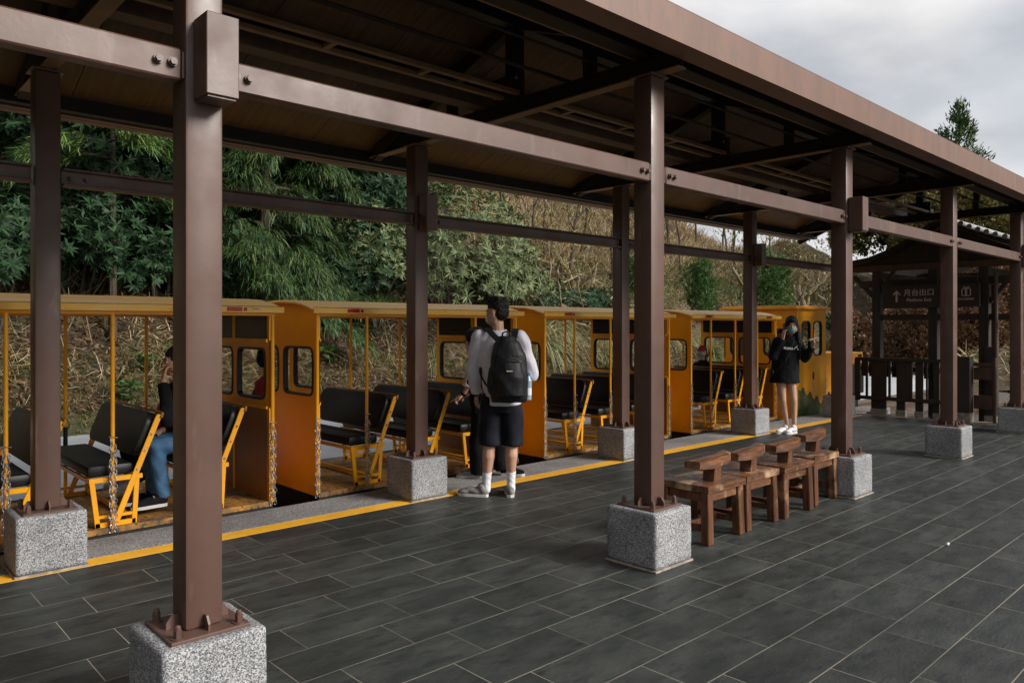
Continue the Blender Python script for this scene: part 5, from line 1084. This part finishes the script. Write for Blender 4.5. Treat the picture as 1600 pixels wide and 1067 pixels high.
ob('case', MB().bar((-.205, .215, .835), (-.19, .25, .70), .07, .009, .003), phone_m, ph)

# ---- woman in black behind him, pointing
pw = empty('person', (4.83, 5.62, 0), AZ, 'long-haired woman in black half hidden behind the man, pointing at the seats', 'person')
HP, f, Rm = head_prims((-.06, .03, 1.345), R(78), .97, R(-22))
B = HP + [('c', (-.02, .02, 1.16), .045, (-.05, .03, 1.28), .042), ('l', [(.05, .02, .76, .14, .10), (.05, .02, .87, .15, .11), (.02, .02, 1.0, .12, .09), (0, .02, 1.12, .14, .09), (-.01, .02, 1.19, .07, .06)])]
aL = [(-.06, -.07, 1.14), (-.095, -.10, .95), (-.165, -.07, .815)]; aR = [(.02, .12, 1.14), (.0, .2, .92), (-.1, .25, .80)]
for A in (aL, aR): B += [('c', A[0], .042, A[1], .033), ('c', A[1], .033, A[2], .022)]
B += hand(aL[2], (-1, .15, -.42), (-.3, -.3, .9), .75, .9, True) + hand(aR[2], (-1, .2, -.3), (0, 0, 1), .5, .9)
for A in ([(.0, -.02, .80), (-.02, -.02, .44), (.0, -.02, .09)], [(.11, .05, .80), (.15, .08, .44), (.22, .12, .09)]): B += [('c', A[0], .075, A[1], .048), ('c', A[1], .048, A[2], .032), ('c', A[2], .032, Vector(A[2]) + Vector((-.05, .02, -.04)), .028)]
melt('body', B, .0075, skin_m, pw)
melt('hair', [('e', f(0, -.02, .035), (.084, .104, .092), Rm), ('c', f(.0, -.06, .0), .075, (-.055, -.05, 1.15), .075), ('c', (-.055, -.06, 1.15), .07, (-.075, -.08, .99), .035), ('c', f(.06, .02, -.02), .035, (-.10, -.07, 1.1), .03)], .0075, hair_m, pw, wr=.004, wf=50, smooth=2)
melt('face_mask', [('e', f(0, .07, -.045), (.050, .045, .046), Rm)], .007, white_c, pw); eyes(f, Rm, pw)
melt('shirt', [('l', [(.05, .02, .74, .165, .13), (.04, .02, .9, .155, .12), (.01, .02, 1.08, .155, .11), (-.005, .02, 1.19, .10, .08), (-.01, .02, 1.22, .06, .05)]), ('c', aL[0], .058, aL[1], .052), ('t', aL[1], .052, Vector(aL[1]).lerp(Vector(aL[2]), .35), .05), ('c', aR[0], .058, aR[1], .05)], .009, blk, pw, wr=.005)
melt('sleeve', [('t', Vector(aL[0]).lerp(Vector(aL[1]), .55), .062, Vector(aL[1]).lerp(Vector(aL[2]), .42), .055)], .008, white_c, pw, wr=.004)
melt('trousers', [('l', [(.05, .02, .90, .14, .11), (.05, .02, .78, .16, .12), (.05, .02, .70, .16, .12)]), ('l', [(-.0, -.02, .04, .10, .10), (-.02, -.02, .25, .095, .095), (-.01, -.02, .5, .09, .10), (.0, -.01, .75, .09, .10)]), ('c', (.11, .05, .76), .095, (.15, .08, .44), .085), ('t', (.15, .08, .46), .088, (.215, .115, .07), .095)], .009, blk, pw, wr=.006, wf=11)
shoe('shoe', (.0, -.01, 0), (-1, .1, 0), .24, pw, grey_s); shoe('shoe', (.20, .12, 0), (1, -.2, 0), .24, pw, blk)
ob('bracelet', MB().cyl((-.155, -.074, .832), (-.168, -.069, .812), .028, n=12), blk, pw)

# ---- woman in the black hoodie
pg_ = empty('person', (9.93, 5.03, 0), AZ, 'woman in oversized black hoodie and blue mask standing by the yellow line', 'person')
HP, f, Rm = head_prims((.035, -.02, 1.485), R(180 - 16), .98, R(-4))
gA = [(-.155, .0, 1.27), (-.235, -.06, 1.06), (-.105, -.085, 1.32)]; gB = [(.125, .0, 1.27), (.20, -.07, 1.04), (.265, -.17, 1.20)]
lA = [(-.115, .02, .84), (-.085, -.01, .46), (-.005, .03, .09)]; lB = [(.025, .02, .84), (.06, -.02, .46), (.085, .01, .09)]
B = HP + [('c', (-.01, .0, 1.28), .045, (.02, .0, 1.40), .042), ('l', [(-.045, .02, .78, .14, .10), (-.045, .02, .90, .15, .11), (-.03, .01, 1.05, .12, .09), (-.015, 0, 1.2, .14, .09), (-.01, 0, 1.30, .07, .06)])]
for A in (gA, gB): B += [('c', A[0], .042, A[1], .034), ('c', A[1], .034, A[2], .022)]
for A in (lA, lB):
    k = Vector(A[1]); a = Vector(A[2]); B += [('c', A[0], .078, A[1], .049), ('c', k, .047, k.lerp(a, .3) + Vector((0, .015, 0)), .050), ('c', k.lerp(a, .3) + Vector((0, .015, 0)), .050, k.lerp(a, .78), .031), ('c', k.lerp(a, .75), .031, a, .029), ('c', a, .029, a + Vector((-.06, -.03, -.05)), .026)]
B += hand(gA[2], (.15, .1, 1), (-1, -.2, 0), .5, .95) + hand(gB[2], (.0, -.1, 1), (.7, .2, 0), .7, .95)
melt('body', B, .0068, skin_m, pg_)
melt('hair', [('e', f(0, -.022, .035), (.086, .106, .094), Rm), ('e', f(0, .05, .085), (.055, .045, .03), Rm), ('c', f(0, -.07, -.02), .075, (.04, .07, 1.22), .07), ('c', f(-.078, -.01, -.02), .030, (.125, -.05, 1.26), .045), ('c', (.125, -.05, 1.26), .045, (.125, -.07, 1.05), .028), ('c', f(0, -.02, .06), .085, (.06, .0, 1.45), .08), ('c', f(.076, -.02, .0), .028, (-.05, .01, 1.28), .034)], .0065, hair_m, pg_, wr=.003, wf=60, smooth=2)
melt('face_mask', [('e', f(0, .068, -.055), (.050, .046, .040), Rm)], .006, teal, pg_, smooth=2); eyes(f, Rm, pg_)
Sh = [('l', [(-.045, .02, .70, .205, .145), (-.045, .02, .80, .200, .145), (-.04, .01, .98, .185, .135), (-.02, .005, 1.15, .178, .125), (-.012, 0, 1.26, .155, .10), (-.005, 0, 1.33, .09, .075), (0, 0, 1.36, .066, .06)]), ('c', (-.13, .01, 1.25), .06, (.10, .01, 1.25), .06), ('c', (-.05, .06, 1.31), .05, (.06, .06, 1.31), .05)]
for A in (gA, gB):
    a, b, c = map(Vector, A); Sh += [('c', a, .066, b, .062), ('c', b, .062, b.lerp(c, .75), .052), ('t', b.lerp(c, .6), .053, b.lerp(c, .93), .045)]
hood = melt('hoodie', Sh, .008, blk, pg_, wr=.006, wf=13)
tx = text_ob('chest_print', 'PUMA', .046, white_c, pg_, (-.055, -.150, 1.175), bold=.0012); tx.rotation_euler = (R(82), R(4), R(-8))
ob('chest_print', MB().tube([(.02, -.148, 1.165), (.05, -.143, 1.20), (.075, -.138, 1.215), (.06, -.140, 1.185), (.085, -.134, 1.155)], .005, 5), white_c, pg_)
ob('bag_strap', MB().tube([(.05, -.09, 1.33), (.0, -.15, 1.20), (-.1, -.165, 1.0), (-.205, -.10, .86)], .004, 5), black_m, pg_)
melt('small_bag', [('e', (-.235, -.02, .84), (.028, .05, .05))], .008, nylon, pg_)
shoe('shoe', (.01, .05, 0), (-.86, -.5, 0), .235, pg_, white_c); shoe('shoe', (.105, .02, 0), (-.8, -.6, 0), .235, pg_, white_c)
for xx in (-.03, -.0, .03):
    ob('shoe_stripe', MB().bar((.04 + xx, -.075 + xx * .6, .025), (.055 + xx, -.083 + xx * .6, .062), .004, .006), black_m, pg_)
p1 = empty('phone', (9.93, 5.03, 0), AZ, 'phone the woman in the black hoodie holds to her ear', 'phone'); ob('case', MB().bar((-.075, -.045, 1.40), (-.068, -.02, 1.52), .06, .012, .003), phone_m, p1)
p2 = empty('phone', (9.93, 5.03, 0), AZ, 'pale phone with orange strap in the raised hand of the woman in black', 'phone'); ob('case', MB().bar((.20, -.20, 1.285), (.32, -.20, 1.325), .07, .010, .003), sole_m, p2); ob('strap', MB().tube([(.27, -.21, 1.32), (.272, -.215, 1.42)], .007, 6), mat('orange_plastic', (.7, .25, .02), .5), p2)

# ---- seated passengers
def seated(label, loc, top, bottom, shoes, arm_up=False, s=1.0, cap_m=None, maskm=None, sleeve=None, hairlong=False, lean=0):
    """local frame: faces -x; seat top at z .48, feet at z .03"""
    r = empty('person', loc, 0, label, 'person'); v = lambda *a: tuple(Vector(a))
    ln = lambda z: lean * min(1.15, max(0, (z - .5) / (.45 * s)))
    HP, f, Rm = head_prims((.16 - lean * 1.15, 0, .48 + .72 * s), R(90), s * .98, R(-8)); z0 = .50
    LN = lambda rr: [(a - ln(c), b, c, d_, e_) for a, b, c, d_, e_ in rr]
    B = HP + [('c', (.17 - lean, 0, z0 + .50 * s), .045 * s, (.165 - lean * 1.15, 0, z0 + .62 * s), .043 * s), ('l', LN([(.18, 0, z0 - .02, .11, .15 * s), (.18, 0, z0 + .12 * s, .105, .14 * s), (.175, 0, z0 + .34 * s, .105, .16 * s), (.17, 0, z0 + .46 * s, .08, .13 * s), (.17, 0, z0 + .52 * s, .05, .06)]))]
    arms = []
    for k in (-1, 1):
        sh_ = (.17 - lean, k * .15 * s, z0 + .43 * s); up = arm_up and k < 0
        el = (.0 - lean, k * .20 * s, z0 + .25 * s) if up else (.08, k * .21 * s, z0 + .17 * s); wr_ = (-.0 - lean, k * .10 * s, z0 + .56 * s) if up else (-.14, k * .12 * s, z0 + .14 * s)
        arms.append((sh_, el, wr_)); B += [('c', sh_, .043 * s, el, .036 * s), ('c', el, .036 * s, wr_, .024 * s)] + hand(wr_, (.1, 0, 1) if up else (-1, -k * .3, -.1), (-1, 0, 0) if up else (0, 0, 1), .6, s * .95)
    legs = []
    for k in (-1, 1):
        hp_ = (.16, k * .09 * s, z0 + .04); kn = (.16 - .42 * s, k * .10 * s, z0 + .05); an = (.16 - .36 * s, k * .10 * s, max(.10, z0 + .05 - .40 * s)); legs.append((hp_, kn, an))
        B += [('c', hp_, .078 * s, kn, .052 * s), ('c', kn, .052 * s, an, .034 * s)]
    melt('body', B, .009, skin_m, r, smooth=2)
    T = [('l', LN([(.18, 0, z0 - .04, .135, .17 * s), (.18, 0, z0 + .15 * s, .13, .165 * s), (.175, 0, z0 + .36 * s, .125, .175 * s), (.17, 0, z0 + .47 * s, .09, .13 * s), (.17, 0, z0 + .53 * s, .055, .06)]))]
    for a, b, c in arms: b_ = Vector(b); c_ = Vector(c); T += [('c', a, .062 * s, b, .056 * s), ('c', b, .055 * s, b_.lerp(c_, .7), .046 * s), ('t', b_.lerp(c_, .6), .047 * s, b_.lerp(c_, .92), .042 * s)]
    melt('jacket', T, .011, top, r, wr=.006)
    if sleeve: a, b, c = arms[0]; melt('sleeve', [('t', Vector(b).lerp(Vector(c), .3), .060 * s, Vector(b).lerp(Vector(c), .8), .05 * s)], .009, sleeve, r)
    PT = [('e', (.17, 0, z0 + .03), (.13, .17 * s, .085))]
    for a, b, c in legs: c_ = Vector(c); PT += [('c', a, .09 * s, b, .066 * s), ('c', b, .066 * s, Vector(b).lerp(c_, .8), .056 * s), ('t', Vector(b).lerp(c_, .6), .058 * s, c_, .056 * s)]
    melt('trousers', PT, .010, bottom, r, wr=.005, wf=18)
    hh = [('e', f(0, -.022, .04), (.08 * s, .10 * s, .088 * s), Rm), ('e', f(0, -.05, -.01), (.072 * s, .07 * s, .085 * s), Rm)]
    if hairlong: hh += [('c', f(0, -.06, -.03), .06 * s, f(0, -.08, -.22), .04 * s)]
    melt('hair', hh, .008, hair_m, r, wr=.002, wf=50); eyes(f, Rm, r, s)
    if maskm: melt('face_mask', [('e', f(0, .07, -.045), (.052 * s, .046 * s, .048 * s), Rm)], .008, maskm, r)
    if cap_m: melt('cap', [('e', f(0, -.015, .06), (.086 * s, .105 * s, .075 * s), Rm), ('e', f(0, .11, .045), (.055 * s, .06 * s, .009 * s), Rm)], .008, cap_m, r)
    for a, b, c in legs: shoe('shoe', (c[0] + .02, c[1], c[2] - .07), (-1, 0, 0), .26 * s, r, shoes, h=.07 * s)
    return r
seated('passenger in black jacket and blue jeans in the first car, mostly behind the nearest column', (2.24, 6.27, 0), blk, jean, blk, True, lean=.2)
seated('passenger in red top with white shoes at the far side of the first car', (2.24, 6.92, 0), redc, blk, white_c, False, .95)
seated('child in a red cap and pale mask at the far side of the fourth car', (10.72, 7.02, 0), blk, jean, grey_s, False, .80, redc, teal)
dr = seated('person in red inside the locomotive cab, seen through its side window', (12.50, 6.55, .16), redc, blk, blk, False, .95)
